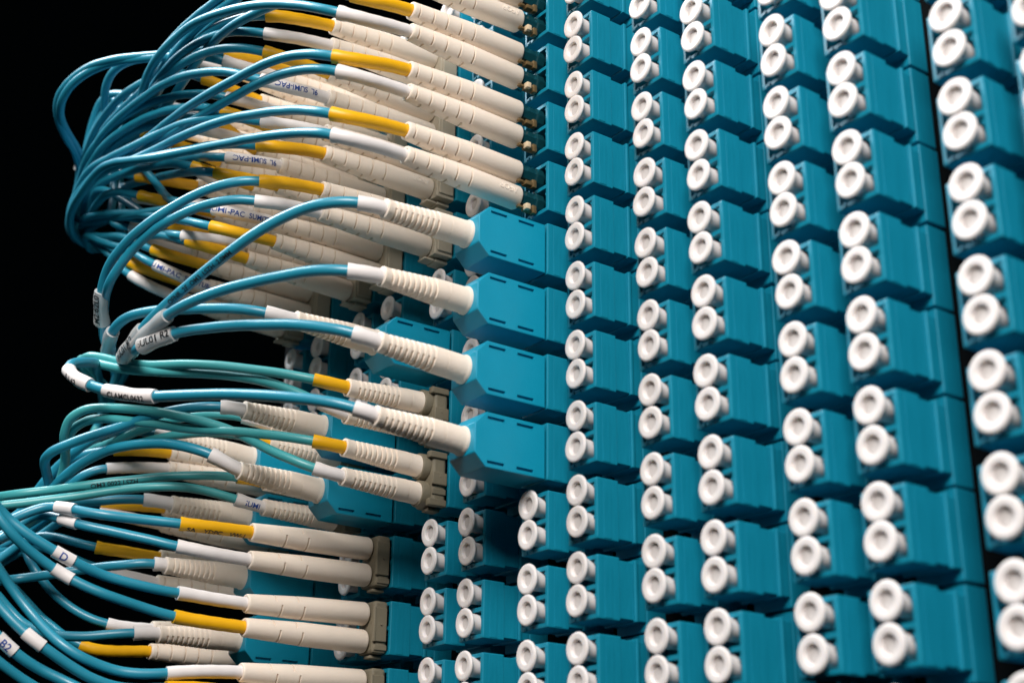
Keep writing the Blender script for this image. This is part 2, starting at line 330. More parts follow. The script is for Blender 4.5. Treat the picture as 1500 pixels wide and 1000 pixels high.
def print_on_path(P, text, size, rad, s_mid, flip=0, tilt=0., bold=0):
    """flat lettering wrapped round a tube; reads towards the plug (from the far end of the path to its start)"""
    v, f, w = glyphs(text, size); s = cum(P); b = MB(); out = []
    for x, y, _ in v:
        a = s_mid+w/2-x if not flip else s_mid-w/2+x
        a = min(max(a, 0), s[-1]-1e-3); i = 0
        while i < len(s)-2 and s[i+1] < a: i += 1
        p = P[i].lerp(P[i+1], (a-s[i])/max(1e-9, s[i+1]-s[i])); t = (P[i+1]-P[i]).normalized()
        n = (VIEW-t*VIEW.dot(t)).normalized(); up = n.cross(t) if n.cross(t).z > 0 else -n.cross(t)
        th = (y if not flip else -y)/rad+tilt
        out.append(p+(n*math.cos(th)+up*math.sin(th))*(rad+.035))
    return b.add(out, f)

# ------------------------------------------------------------------ cords
CORDS = [
{'style':'long','col':6,'row':4,'ends':[{'port':'u','color':'yellow','bf':[-109.2,-4.0,64.96],'br':[-109.2,-33.0,63.76],'ls':17.2,'pts':[[-109.2,-33.4,63.7],[-108.8,-37.9,63.0],[-108.4,-42.3,62.3],[-109.0,-46.7,61.7],[-111.4,-50.4,61.5],[-115.3,-52.5,62.0],[-119.7,-53.5,62.7],[-124.1,-54.1,63.5],[-128.4,-54.8,64.4],[-132.8,-55.4,65.3],[-137.2,-56.0,66.2],[-141.6,-56.6,66.8],[-146.1,-57.2,66.9],[-150.6,-57.8,66.9],[-155.1,-58.2,67.1],[-159.5,-58.3,67.6],[-164.0,-58.4,68.3],[-168.5,-58.4,68.8],[-173.0,-58.6,69.0],[-177.4,-58.9,68.6],[-181.9,-59.2,67.9],[-186.4,-59.3,67.4],[-190.9,-58.9,67.2],[-195.3,-58.3,67.1],[-199.7,-57.3,67.0],[-204.1,-56.2,66.6],[-208.4,-55.3,65.9],[-212.7,-54.5,64.8],[-217.1,-54.0,63.7],[-221.6,-53.7,63.3],[-226.1,-53.6,63.2],[-230.6,-53.8,62.8],[-235.0,-54.3,62.1],[-239.4,-54.7,61.4],[-243.9,-54.7,61.0],[-248.4,-54.4,60.5],[-252.8,-53.9,59.6],[-257.0,-53.3,58.2],[-261.2,-52.6,56.6],[-265.2,-51.4,54.9],[-269.0,-49.5,53.5],[-272.5,-46.7,53.1],[-275.8,-43.8,53.6],[-279.3,-41.1,54.7],[-282.8,-38.7,56.3],[-286.4,-36.6,58.0],[-290.0,-34.5,59.8],[-293.6,-32.5,61.6],[-297.1,-30.3,63.4],[-300.6,-28.1,65.2],[-304.0,-25.7,67.0],[-307.3,-23.3,68.7],[-310.6,-20.7,70.4],[-313.9,-18.0,72.1],[-317.1,-15.3,73.7],[-320.3,-12.4,75.1],[-323.4,-9.5,76.4],[-326.5,-6.4,77.5],[-329.6,-3.3,78.5],[-332.6,-0.0,79.5],[-335.4,3.4,80.3],[-338.0,7.0,81.1],[-340.4,10.7,81.8],[-342.8,14.5,82.4]]},{'port':'l','color':'white','bf':[-109.2,-4.0,58.72],'br':[-109.2,-33.0,57.52],'ls':17.2,'pts':[[-109.2,-33.5,57.5],[-108.8,-37.9,56.7],[-108.6,-42.4,55.8],[-109.1,-46.8,55.4],[-111.3,-50.5,56.1],[-114.9,-52.6,57.8],[-118.9,-53.6,59.6],[-123.1,-54.3,61.1],[-127.5,-54.9,62.1],[-131.9,-55.3,62.8],[-136.3,-55.6,63.3],[-140.8,-55.9,63.9],[-145.3,-56.1,64.3],[-149.8,-56.4,64.8],[-154.2,-56.9,65.2],[-158.7,-57.4,65.4],[-163.2,-57.9,65.4],[-167.7,-58.3,65.0],[-172.1,-58.5,64.5],[-176.6,-58.5,64.2],[-181.1,-58.2,64.3],[-185.6,-57.8,64.6],[-190.1,-57.4,64.9],[-194.6,-57.2,64.9],[-199.0,-57.6,64.5],[-203.5,-58.1,64.0],[-207.9,-58.7,63.4],[-212.4,-59.0,63.0],[-216.9,-59.2,62.7],[-221.4,-59.1,62.4],[-225.9,-58.7,62.1],[-230.3,-58.2,61.5],[-234.7,-57.4,60.7],[-239.0,-56.5,59.7],[-243.3,-55.7,59.0],[-247.8,-55.0,58.6],[-252.2,-54.3,58.1],[-256.6,-53.6,57.5],[-260.9,-52.8,56.5],[-265.2,-51.6,55.5],[-269.1,-49.7,54.3],[-272.3,-46.8,53.4],[-275.2,-43.3,53.2],[-278.5,-40.5,54.2],[-282.1,-38.2,55.7],[-285.7,-36.3,57.5],[-289.4,-34.5,59.4],[-293.1,-32.7,61.2],[-296.7,-30.8,63.1],[-300.3,-28.7,65.0],[-303.8,-26.5,66.8],[-307.1,-24.1,68.5],[-310.4,-21.5,70.2],[-313.6,-18.8,71.9],[-316.8,-16.0,73.5],[-319.9,-13.2,75.0],[-323.1,-10.2,76.3],[-326.2,-7.2,77.5],[-329.3,-4.1,78.5],[-332.3,-0.9,79.5],[-335.3,2.3,80.5],[-338.2,5.7,81.4],[-341.0,9.1,82.4],[-343.8,12.5,83.2],[-346.5,16.0,84.1]]}],'emboss':0,'label':''},
{'style':'long','col':6,'row':3,'ends':[{'port':'u','color':'yellow','bf':[-109.2,-4.0,49.86],'br':[-109.2,-33.0,49.78],'ls':14.38,'pts':[[-109.2,-33.5,49.7],[-108.9,-37.9,48.9],[-108.9,-42.3,48.1],[-110.4,-46.5,48.4],[-113.6,-48.9,50.0],[-117.5,-50.1,52.0],[-121.6,-50.9,53.5],[-125.9,-51.7,54.6],[-130.2,-52.6,55.5],[-134.5,-53.4,56.4],[-138.8,-54.1,57.2],[-143.2,-54.7,57.9],[-147.6,-55.1,58.7],[-152.0,-55.3,59.4],[-156.5,-55.3,60.0],[-160.9,-55.1,60.6],[-165.4,-54.9,60.8],[-169.8,-54.8,60.6],[-174.2,-54.8,59.8],[-178.6,-54.6,59.0],[-183.1,-54.3,58.6],[-187.5,-53.7,58.7],[-191.9,-53.0,59.2],[-196.3,-52.5,59.7],[-200.8,-52.3,59.8],[-205.3,-52.6,59.7],[-209.7,-53.2,59.4],[-214.1,-53.9,59.0],[-218.5,-54.7,58.5],[-222.9,-55.4,58.2],[-227.3,-55.9,58.1],[-231.8,-56.2,58.3],[-236.3,-56.2,58.6],[-240.7,-56.1,58.4],[-245.1,-55.8,57.6],[-249.4,-55.3,56.5],[-253.8,-54.6,55.7],[-258.2,-53.7,55.2],[-262.4,-52.5,54.4],[-266.2,-50.6,53.1],[-269.6,-47.9,52.2],[-272.9,-44.8,52.3],[-276.2,-42.0,53.3],[-279.7,-39.7,54.8],[-283.3,-37.6,56.5],[-286.9,-35.6,58.3],[-290.5,-33.7,60.1],[-294.1,-31.7,61.9],[-297.6,-29.5,63.7],[-301.0,-27.3,65.5],[-304.4,-24.9,67.2],[-307.7,-22.4,69.0],[-311.0,-19.9,70.7],[-314.2,-17.3,72.3],[-317.4,-14.6,73.9],[-320.7,-11.9,75.3],[-324.0,-9.1,76.6],[-327.2,-6.3,77.9],[-330.5,-3.4,79.0],[-333.6,-0.4,80.1],[-336.4,2.9,81.0],[-339.0,6.5,81.7],[-341.1,10.5,82.1],[-343.0,14.5,82.5]]},{'port':'l','color':'white','bf':[-109.2,-4.0,43.62],'br':[-109.2,-33.0,44.4],'ls':17.29,'pts':[[-109.2,-33.4,44.4],[-108.9,-37.9,43.7],[-108.7,-42.4,42.9],[-109.2,-46.8,42.6],[-111.4,-50.5,43.5],[-114.9,-52.5,45.4],[-118.7,-53.5,47.6],[-122.7,-54.4,49.7],[-126.6,-55.2,51.7],[-130.7,-56.0,53.6],[-134.8,-56.8,55.3],[-139.0,-57.8,56.7],[-143.2,-58.7,58.0],[-147.5,-59.5,59.2],[-151.8,-60.0,60.5],[-156.2,-60.3,61.8],[-160.5,-60.6,62.9],[-165.0,-60.9,63.6],[-169.5,-61.3,63.6],[-174.0,-61.8,63.1],[-178.5,-62.0,62.6],[-183.0,-61.7,62.3],[-187.4,-61.0,61.9],[-191.8,-60.1,61.2],[-196.2,-59.1,60.5],[-200.6,-58.2,59.9],[-205.0,-57.3,59.6],[-209.5,-56.7,59.6],[-214.0,-56.2,59.7],[-218.5,-56.0,59.9],[-223.0,-55.9,59.9],[-227.6,-55.9,59.6],[-232.0,-56.2,59.0],[-236.5,-56.5,58.2],[-241.0,-56.4,57.6],[-245.4,-55.9,57.4],[-249.9,-55.1,57.1],[-254.3,-54.3,56.2],[-258.5,-53.5,54.9],[-262.8,-52.4,53.7],[-266.9,-50.7,53.2],[-270.7,-48.3,53.0],[-274.2,-45.4,53.3],[-277.5,-42.4,54.1],[-281.0,-39.8,55.5],[-284.5,-37.6,57.1],[-288.1,-35.4,58.8],[-291.7,-33.3,60.7],[-295.3,-31.2,62.5],[-298.8,-29.0,64.3],[-302.3,-26.7,66.1],[-305.7,-24.4,67.9],[-309.1,-22.0,69.7],[-312.5,-19.6,71.4],[-315.9,-17.1,73.1],[-319.2,-14.4,74.7],[-322.4,-11.5,76.1],[-325.5,-8.5,77.3],[-328.5,-5.2,78.3],[-331.5,-1.9,79.3],[-334.3,1.5,80.2],[-337.2,4.9,81.0],[-339.9,8.4,81.9],[-342.6,11.9,82.7],[-345.3,15.5,83.5]]}],'emboss':0,'label':''},
{'style':'long','col':6,'row':2,'ends':[{'port':'u','color':'yellow','bf':[-109.2,-4.0,34.76],'br':[-109.2,-33.0,34.9],'ls':17.95,'pts':[[-109.2,-33.4,34.8],[-108.9,-37.8,34.0],[-108.6,-42.2,32.9],[-109.0,-46.6,32.2],[-111.0,-50.3,32.5],[-114.7,-52.2,34.1],[-118.8,-53.1,35.8],[-123.0,-53.8,37.3],[-127.3,-54.4,38.5],[-131.6,-54.9,39.5],[-136.0,-55.2,40.4],[-140.4,-55.5,41.2],[-144.8,-55.7,41.9],[-149.2,-56.0,42.6],[-153.7,-56.3,43.3],[-158.1,-56.6,43.9],[-162.5,-56.7,44.6],[-167.0,-56.7,45.4],[-171.4,-56.6,46.2],[-175.8,-56.4,47.0],[-180.2,-56.3,47.6],[-184.7,-56.4,48.0],[-189.2,-56.5,48.2],[-193.6,-56.7,48.4],[-198.1,-56.9,48.6],[-202.6,-57.1,48.9],[-207.1,-57.6,49.1],[-211.5,-58.3,49.1],[-215.9,-59.2,48.9],[-220.3,-59.8,48.8],[-224.8,-60.1,48.5],[-229.3,-60.1,48.3],[-233.8,-59.9,48.2],[-238.2,-59.4,48.2],[-242.6,-58.5,48.3],[-247.0,-57.4,48.4],[-251.2,-56.0,48.3],[-255.4,-54.3,48.0],[-259.2,-52.1,47.8],[-262.8,-49.4,48.2],[-266.3,-46.7,49.1],[-269.9,-44.3,50.4],[-273.5,-42.2,51.9],[-277.2,-40.3,53.6],[-280.9,-38.4,55.4],[-284.6,-36.6,57.2],[-288.3,-34.8,59.0],[-291.9,-33.0,60.8],[-295.6,-31.1,62.7],[-299.2,-29.1,64.5],[-302.7,-27.0,66.2],[-306.1,-24.7,68.0],[-309.5,-22.3,69.7],[-312.7,-19.7,71.5],[-316.0,-17.1,73.1],[-319.2,-14.4,74.7],[-322.4,-11.6,76.1],[-325.6,-8.8,77.4],[-328.8,-5.9,78.6],[-332.0,-2.8,79.7],[-335.0,0.3,80.7],[-337.8,3.7,81.6],[-340.3,7.3,82.3],[-342.5,11.2,82.8],[-344.6,15.2,83.2]]},{'port':'l','color':'white','bf':[-109.2,-4.0,28.52],'br':[-109.2,-33.0,29.49],'ls':16.33,'pts':[[-109.2,-33.5,29.5],[-108.9,-38.0,29.1],[-108.7,-42.5,28.7],[-109.6,-46.9,28.9],[-112.4,-50.0,30.0],[-116.4,-51.4,31.7],[-120.5,-52.0,33.3],[-124.8,-52.6,34.7],[-129.1,-53.0,36.0],[-133.5,-53.3,37.1],[-137.9,-53.5,38.1],[-142.3,-53.6,39.0],[-146.8,-53.7,39.8],[-151.2,-53.9,40.5],[-155.7,-54.2,41.1],[-160.2,-54.4,41.7],[-164.6,-54.6,42.3],[-169.1,-54.9,42.8],[-173.6,-55.2,43.4],[-178.1,-55.3,44.0],[-182.5,-55.3,44.8],[-186.9,-55.2,45.8],[-191.4,-55.2,46.6],[-195.8,-55.6,47.0],[-200.2,-56.6,46.8],[-204.6,-57.6,46.6],[-209.1,-58.3,46.9],[-213.6,-58.7,47.5],[-218.0,-59.1,47.9],[-222.5,-59.5,48.1],[-227.1,-59.8,48.1],[-231.6,-60.0,48.0],[-236.1,-59.7,47.7],[-240.5,-59.1,47.3],[-244.9,-58.0,46.9],[-249.2,-56.6,46.6],[-253.4,-54.9,46.6],[-257.3,-52.8,46.9],[-261.0,-50.2,47.4],[-264.5,-47.5,48.3],[-268.1,-45.0,49.6],[-271.7,-42.9,51.1],[-275.4,-40.9,52.8],[-279.2,-39.1,54.5],[-282.9,-37.3,56.4],[-286.6,-35.5,58.2],[-290.3,-33.6,60.1],[-294.0,-31.7,61.9],[-297.6,-29.8,63.7],[-301.2,-27.7,65.5],[-304.7,-25.5,67.3],[-308.1,-23.1,69.1],[-311.5,-20.7,70.8],[-314.9,-18.2,72.6],[-318.2,-15.6,74.2],[-321.5,-13.0,75.8],[-324.7,-10.2,77.2],[-328.0,-7.3,78.4],[-331.2,-4.4,79.6],[-334.3,-1.3,80.7],[-337.4,1.9,81.7],[-340.2,5.3,82.6],[-342.9,8.9,83.4],[-345.3,12.6,84.0],[-347.7,16.4,84.6]]}],'emboss':0,'label':''},
{'style':'long','col':6,'row':1,'ends':[{'port':'u','color':'yellow','bf':[-109.2,-4.0,19.66],'br':[-109.2,-33.0,20.28],'ls':17.37,'pts':[[-109.2,-33.5,20.2],[-108.8,-37.9,19.6],[-108.5,-42.3,18.9],[-109.0,-46.7,18.5],[-111.4,-50.2,19.3],[-115.2,-51.7,21.0],[-119.2,-52.0,23.0],[-123.2,-52.2,24.8],[-127.4,-52.5,26.5],[-131.5,-52.9,28.1],[-135.7,-53.2,29.6],[-139.9,-53.4,31.1],[-144.1,-53.7,32.6],[-148.4,-54.0,34.0],[-152.7,-54.2,35.3],[-157.0,-54.6,36.4],[-161.3,-55.0,37.4],[-165.7,-55.4,38.3],[-170.0,-55.7,39.2],[-174.4,-55.9,40.1],[-178.8,-56.0,41.1],[-183.2,-56.0,42.0],[-187.6,-56.2,42.8],[-192.0,-56.8,43.3],[-196.3,-57.9,43.4],[-200.6,-58.9,43.7],[-205.0,-59.5,44.5],[-209.3,-59.8,45.4],[-213.7,-59.9,46.3],[-218.1,-59.9,47.1],[-222.6,-59.8,47.6],[-227.0,-59.6,47.8],[-231.5,-59.4,47.6],[-236.0,-59.1,47.3],[-240.4,-58.6,46.9],[-244.8,-57.8,46.4],[-249.0,-56.5,46.0],[-253.0,-54.6,45.7],[-256.8,-52.1,45.9],[-260.3,-49.5,46.6],[-263.8,-47.0,47.7],[-267.4,-44.7,49.1],[-271.1,-42.8,50.8],[-274.8,-40.9,52.5],[-278.5,-39.1,54.3],[-282.2,-37.4,56.1],[-285.8,-35.6,57.9],[-289.5,-33.8,59.7],[-293.1,-31.9,61.5],[-296.7,-30.0,63.3],[-300.3,-27.9,65.1],[-303.7,-25.6,66.9],[-307.1,-23.2,68.6],[-310.4,-20.8,70.3],[-313.6,-18.2,72.0],[-316.9,-15.6,73.6],[-320.2,-13.0,75.1],[-323.5,-10.3,76.6],[-326.8,-7.6,77.9],[-330.1,-4.9,79.2],[-333.4,-2.1,80.4],[-336.6,0.9,81.5],[-339.4,4.1,82.4],[-342.0,7.7,83.1],[-344.1,11.7,83.5],[-345.9,15.7,83.8]]},{'port':'l','color':'white','bf':[-109.2,-4.0,13.42],'br':[-109.2,-33.0,14.57],'ls':16.66,'pts':[[-109.2,-33.5,14.5],[-108.8,-38.0,14.2],[-108.6,-42.5,13.8],[-109.4,-46.9,13.9],[-112.2,-50.0,15.0],[-116.2,-51.2,16.6],[-120.4,-51.7,18.3],[-124.6,-52.3,19.8],[-128.8,-52.9,21.2],[-133.1,-53.4,22.6],[-137.4,-53.7,24.0],[-141.6,-53.9,25.5],[-145.9,-54.0,26.9],[-150.2,-54.0,28.4],[-154.4,-54.2,29.8],[-158.7,-54.4,31.2],[-163.0,-54.6,32.6],[-167.3,-55.0,33.8],[-171.6,-55.8,34.9],[-175.9,-56.9,35.8],[-180.2,-58.2,36.6],[-184.4,-59.3,37.6],[-188.7,-60.0,38.9],[-192.9,-60.5,40.3],[-197.2,-60.8,41.8],[-201.4,-61.1,43.3],[-205.8,-61.4,44.5],[-210.2,-61.7,45.4],[-214.7,-61.8,45.7],[-219.2,-61.8,45.4],[-223.6,-61.6,45.0],[-228.1,-61.2,44.8],[-232.6,-60.7,44.8],[-237.1,-59.9,44.7],[-241.4,-58.9,44.4],[-245.6,-57.2,43.7],[-249.3,-54.9,43.1],[-252.8,-52.0,43.3],[-256.3,-49.3,44.2],[-259.9,-47.0,45.6],[-263.7,-45.1,47.2],[-267.4,-43.3,48.9],[-271.2,-41.6,50.7],[-275.0,-40.0,52.5],[-278.8,-38.3,54.4],[-282.6,-36.7,56.3],[-286.3,-35.1,58.1],[-290.1,-33.4,60.0],[-293.8,-31.6,61.8],[-297.4,-29.7,63.7],[-301.0,-27.6,65.5],[-304.5,-25.4,67.2],[-308.0,-23.1,69.0],[-311.3,-20.6,70.8],[-314.6,-18.0,72.5],[-317.8,-15.3,74.0],[-321.0,-12.5,75.5],[-324.2,-9.5,76.8],[-327.3,-6.5,78.0],[-330.4,-3.4,79.0],[-333.4,-0.1,79.9],[-336.1,3.4,80.8],[-338.7,7.0,81.5],[-341.1,10.8,82.1],[-343.3,14.7,82.6]]}],'emboss':1,'label':''},
{'style':'shroud','col':6,'row':0,'ends':[{'port':'m','color':'white','bf':[-109.2,-16.2,1.04],'br':[-109.2,-37.0,0.91],'ls':5.9,'pts':[[-109.2,-35.6,0.9],[-109.5,-40.1,0.9],[-111.3,-44.2,1.0],[-114.4,-47.4,1.0],[-118.1,-49.9,0.7],[-121.8,-52.4,-0.4],[-125.3,-54.7,-1.9],[-129.0,-56.7,-3.6],[-132.9,-58.2,-5.2],[-136.9,-59.5,-6.7],[-141.0,-60.7,-8.2],[-145.0,-61.9,-9.8],[-149.1,-63.0,-11.4],[-153.3,-63.9,-12.9],[-157.6,-64.4,-14.1],[-161.9,-64.7,-15.4],[-166.1,-64.8,-17.1],[-170.4,-64.5,-18.0],[-174.8,-63.5,-17.7],[-179.0,-62.3,-16.7],[-183.1,-61.0,-15.4],[-187.2,-59.6,-14.0],[-191.3,-58.2,-12.6],[-195.3,-56.8,-11.1],[-199.3,-55.3,-9.6],[-203.3,-53.9,-8.1],[-207.2,-52.4,-6.6],[-211.2,-51.0,-5.0],[-215.2,-49.5,-3.5],[-219.2,-48.1,-2.0],[-223.2,-46.6,-0.5],[-227.2,-45.2,0.9],[-231.3,-43.7,2.2],[-235.4,-42.3,3.5],[-239.5,-40.9,4.7],[-243.6,-39.4,5.8],[-247.7,-38.0,6.9],[-251.8,-36.6,8.0],[-256.0,-35.1,9.0],[-260.2,-33.7,9.9],[-264.4,-32.3,10.4],[-268.8,-31.1,10.5],[-273.1,-30.0,9.8],[-277.2,-29.1,8.3],[-280.9,-28.6,5.9],[-283.8,-28.9,2.4],[-285.4,-29.9,-1.6],[-285.8,-31.4,-5.9],[-285.4,-33.1,-10.0],[-284.0,-35.0,-13.8],[-281.9,-37.0,-17.3],[-279.4,-38.9,-20.5],[-276.6,-40.9,-23.5],[-273.8,-42.9,-26.3],[-270.9,-45.0,-29.1],[-268.2,-47.1,-31.9],[-265.5,-49.4,-34.8],[-262.9,-51.8,-37.6],[-260.3,-54.3,-40.4],[-257.9,-57.0,-43.0],[-255.6,-60.0,-45.4],[-253.5,-63.3,-47.6],[-251.6,-66.9,-49.7]],'wrap':[[0.242,0.29]],'ctext':'OFNR  2F  OM3  LSZH  2.0MM'}],'emboss':0,'label':''},
{'style':'shroud','col':6,'row':-1,'ends':[{'port':'m','color':'white','bf':[-109.2,-16.2,-14.06],'br':[-109.2,-37.0,-14.01],'ls':7.22,'pts':[[-109.2,-35.6,-14.0],[-109.4,-40.1,-14.2],[-110.9,-44.3,-14.2],[-114.1,-47.4,-13.8],[-118.0,-49.6,-13.4],[-122.1,-51.7,-13.3],[-126.1,-53.7,-13.2],[-130.1,-55.8,-13.3],[-134.1,-57.9,-13.5],[-138.1,-60.0,-14.0],[-142.1,-61.8,-14.6],[-146.4,-63.2,-15.2],[-150.8,-64.0,-15.8],[-155.2,-64.6,-16.7],[-159.6,-64.9,-17.7],[-164.0,-64.6,-18.1],[-168.4,-63.8,-17.5],[-172.6,-62.6,-16.5],[-176.8,-61.4,-15.3],[-180.9,-60.0,-13.9],[-185.0,-58.7,-12.6],[-189.0,-57.3,-11.1],[-193.1,-55.9,-9.7],[-197.1,-54.5,-8.2],[-201.1,-53.1,-6.8],[-205.2,-51.7,-5.3],[-209.2,-50.2,-3.8],[-213.2,-48.8,-2.3],[-217.2,-47.3,-0.9],[-221.2,-45.9,0.6],[-225.3,-44.4,2.0],[-229.3,-43.0,3.4],[-233.4,-41.5,4.8],[-237.4,-40.1,6.0],[-241.6,-38.7,7.2],[-245.7,-37.2,8.3],[-249.8,-35.7,9.4],[-253.9,-34.2,10.4],[-258.1,-32.8,11.2],[-262.4,-31.4,11.7],[-266.7,-30.2,11.5],[-271.1,-29.3,10.6],[-275.3,-28.7,9.0],[-279.2,-28.5,6.8],[-282.5,-28.7,3.8],[-285.0,-29.4,0.1],[-286.4,-30.6,-4.0],[-286.8,-32.1,-8.2],[-286.2,-33.9,-12.3],[-284.6,-35.9,-16.0],[-282.5,-37.9,-19.4],[-280.0,-39.9,-22.6],[-277.3,-42.0,-25.6],[-274.5,-44.0,-28.5],[-271.7,-46.1,-31.3],[-268.7,-48.3,-33.9],[-265.6,-50.3,-36.4],[-262.3,-52.4,-38.7],[-259.0,-54.6,-40.9],[-255.9,-57.0,-43.1],[-253.3,-59.9,-45.4],[-251.6,-63.3,-47.7],[-250.6,-67.2,-49.9]],'wrap':[[0.193,0.322]]}],'emboss':0,'label':''},
{'style':'shroud','col':6,'row':-2,'ends':[{'port':'m','color':'white','bf':[-109.2,-16.2,-29.16],'br':[-109.2,-37.0,-27.96],'ls':5.42,'pts':[[-109.2,-35.6,-28.1],[-109.6,-40.0,-27.5],[-111.7,-43.8,-26.5],[-115.1,-46.6,-25.4],[-118.9,-48.8,-24.3],[-122.9,-50.6,-23.3],[-127.1,-52.2,-22.4],[-131.3,-53.7,-21.5],[-135.5,-55.0,-20.6],[-139.8,-56.4,-19.8],[-144.0,-57.9,-19.2],[-148.2,-59.5,-18.7],[-152.3,-61.4,-18.7],[-156.3,-63.5,-19.4],[-160.5,-64.9,-19.8],[-164.9,-64.5,-19.1],[-169.2,-63.5,-17.8],[-173.3,-62.3,-16.5],[-177.4,-61.0,-15.0],[-181.5,-59.6,-13.6],[-185.5,-58.2,-12.1],[-189.6,-56.7,-10.6],[-193.6,-55.3,-9.1],[-197.6,-53.8,-7.6],[-201.6,-52.3,-6.1],[-205.6,-50.8,-4.6],[-209.6,-49.3,-3.2],[-213.6,-47.8,-1.7],[-217.7,-46.3,-0.2],[-221.7,-44.7,1.2],[-225.7,-43.2,2.6],[-229.8,-41.7,4.0],[-233.9,-40.2,5.3],[-238.0,-38.8,6.5],[-242.1,-37.3,7.6],[-246.3,-35.9,8.5],[-250.6,-34.5,9.4],[-254.8,-33.1,10.1],[-259.1,-31.7,10.5],[-263.5,-30.5,10.7],[-267.9,-29.5,10.4],[-272.3,-28.6,9.8],[-276.7,-28.0,8.8],[-280.9,-27.7,7.2],[-284.5,-27.9,4.5],[-286.9,-28.7,0.9],[-287.9,-30.0,-3.4],[-287.7,-31.7,-7.6],[-286.6,-33.5,-11.6],[-284.7,-35.4,-15.2],[-282.3,-37.4,-18.5],[-279.5,-39.4,-21.4],[-276.5,-41.3,-24.3],[-273.6,-43.3,-27.0],[-270.6,-45.4,-29.8],[-267.7,-47.6,-32.5],[-264.9,-49.8,-35.3],[-262.2,-52.2,-38.1],[-259.5,-54.7,-40.7],[-256.9,-57.4,-43.3],[-254.5,-60.3,-45.7],[-252.4,-63.7,-47.9],[-250.4,-67.2,-49.9]],'wrap':[[0.193,0.225]]}],'emboss':0,'label':''},
{'style':'shroud','col':6,'row':-3,'ends':[{'port':'m','color':'white','bf':[-109.2,-16.2,-44.26],'br':[-109.2,-37.0,-43.06],'ls':4.35,'pts':[[-109.2,-35.6,-43.2],[-109.7,-39.9,-42.4],[-112.1,-43.6,-41.3],[-115.3,-46.5,-40.3],[-119.0,-49.1,-39.4],[-122.8,-51.3,-38.5],[-126.8,-53.3,-37.6],[-130.9,-55.0,-36.7],[-135.0,-56.8,-35.9],[-139.1,-58.5,-35.2],[-143.2,-60.4,-34.6],[-147.2,-62.5,-34.1],[-151.2,-64.6,-33.6],[-155.1,-66.7,-32.8],[-159.0,-68.8,-31.7],[-162.8,-70.9,-30.4],[-166.4,-73.0,-28.8],[-169.9,-75.0,-26.7],[-173.5,-75.6,-24.0],[-176.7,-74.1,-21.3],[-179.3,-71.0,-19.4],[-182.4,-68.1,-17.9],[-186.2,-66.1,-16.4],[-190.1,-64.4,-14.9],[-194.1,-62.8,-13.5],[-198.1,-61.4,-12.0],[-202.2,-59.9,-10.6],[-206.3,-58.5,-9.2],[-210.3,-57.1,-7.8],[-214.4,-55.7,-6.4],[-218.5,-54.3,-5.1],[-222.6,-52.9,-3.8],[-226.8,-51.5,-2.5],[-230.9,-50.1,-1.3],[-235.0,-48.6,-0.2],[-239.1,-47.0,0.9],[-243.2,-45.3,1.8],[-247.3,-43.6,2.5],[-251.5,-41.8,3.2],[-255.6,-40.0,3.7],[-259.7,-38.2,4.0],[-263.9,-36.4,4.2],[-268.0,-34.6,4.4],[-272.2,-32.8,4.6],[-276.3,-31.0,4.5],[-280.4,-29.8,3.2],[-283.5,-29.7,0.0],[-284.7,-30.9,-4.2],[-284.9,-32.5,-8.4],[-284.3,-34.4,-12.5],[-283.1,-36.3,-16.3],[-281.3,-38.4,-20.0],[-279.2,-40.5,-23.4],[-276.8,-42.6,-26.6],[-274.3,-44.8,-29.7],[-271.7,-47.0,-32.7],[-268.9,-49.3,-35.4],[-266.0,-51.6,-38.0],[-263.0,-54.0,-40.4],[-259.9,-56.4,-42.7],[-256.9,-59.0,-44.9],[-254.0,-61.8,-46.8],[-251.1,-64.8,-48.7],[-248.2,-67.8,-50.4]],'wrap2':[[0.19,0.238],[0.254,0.286]]}],'emboss':0,'label':''},
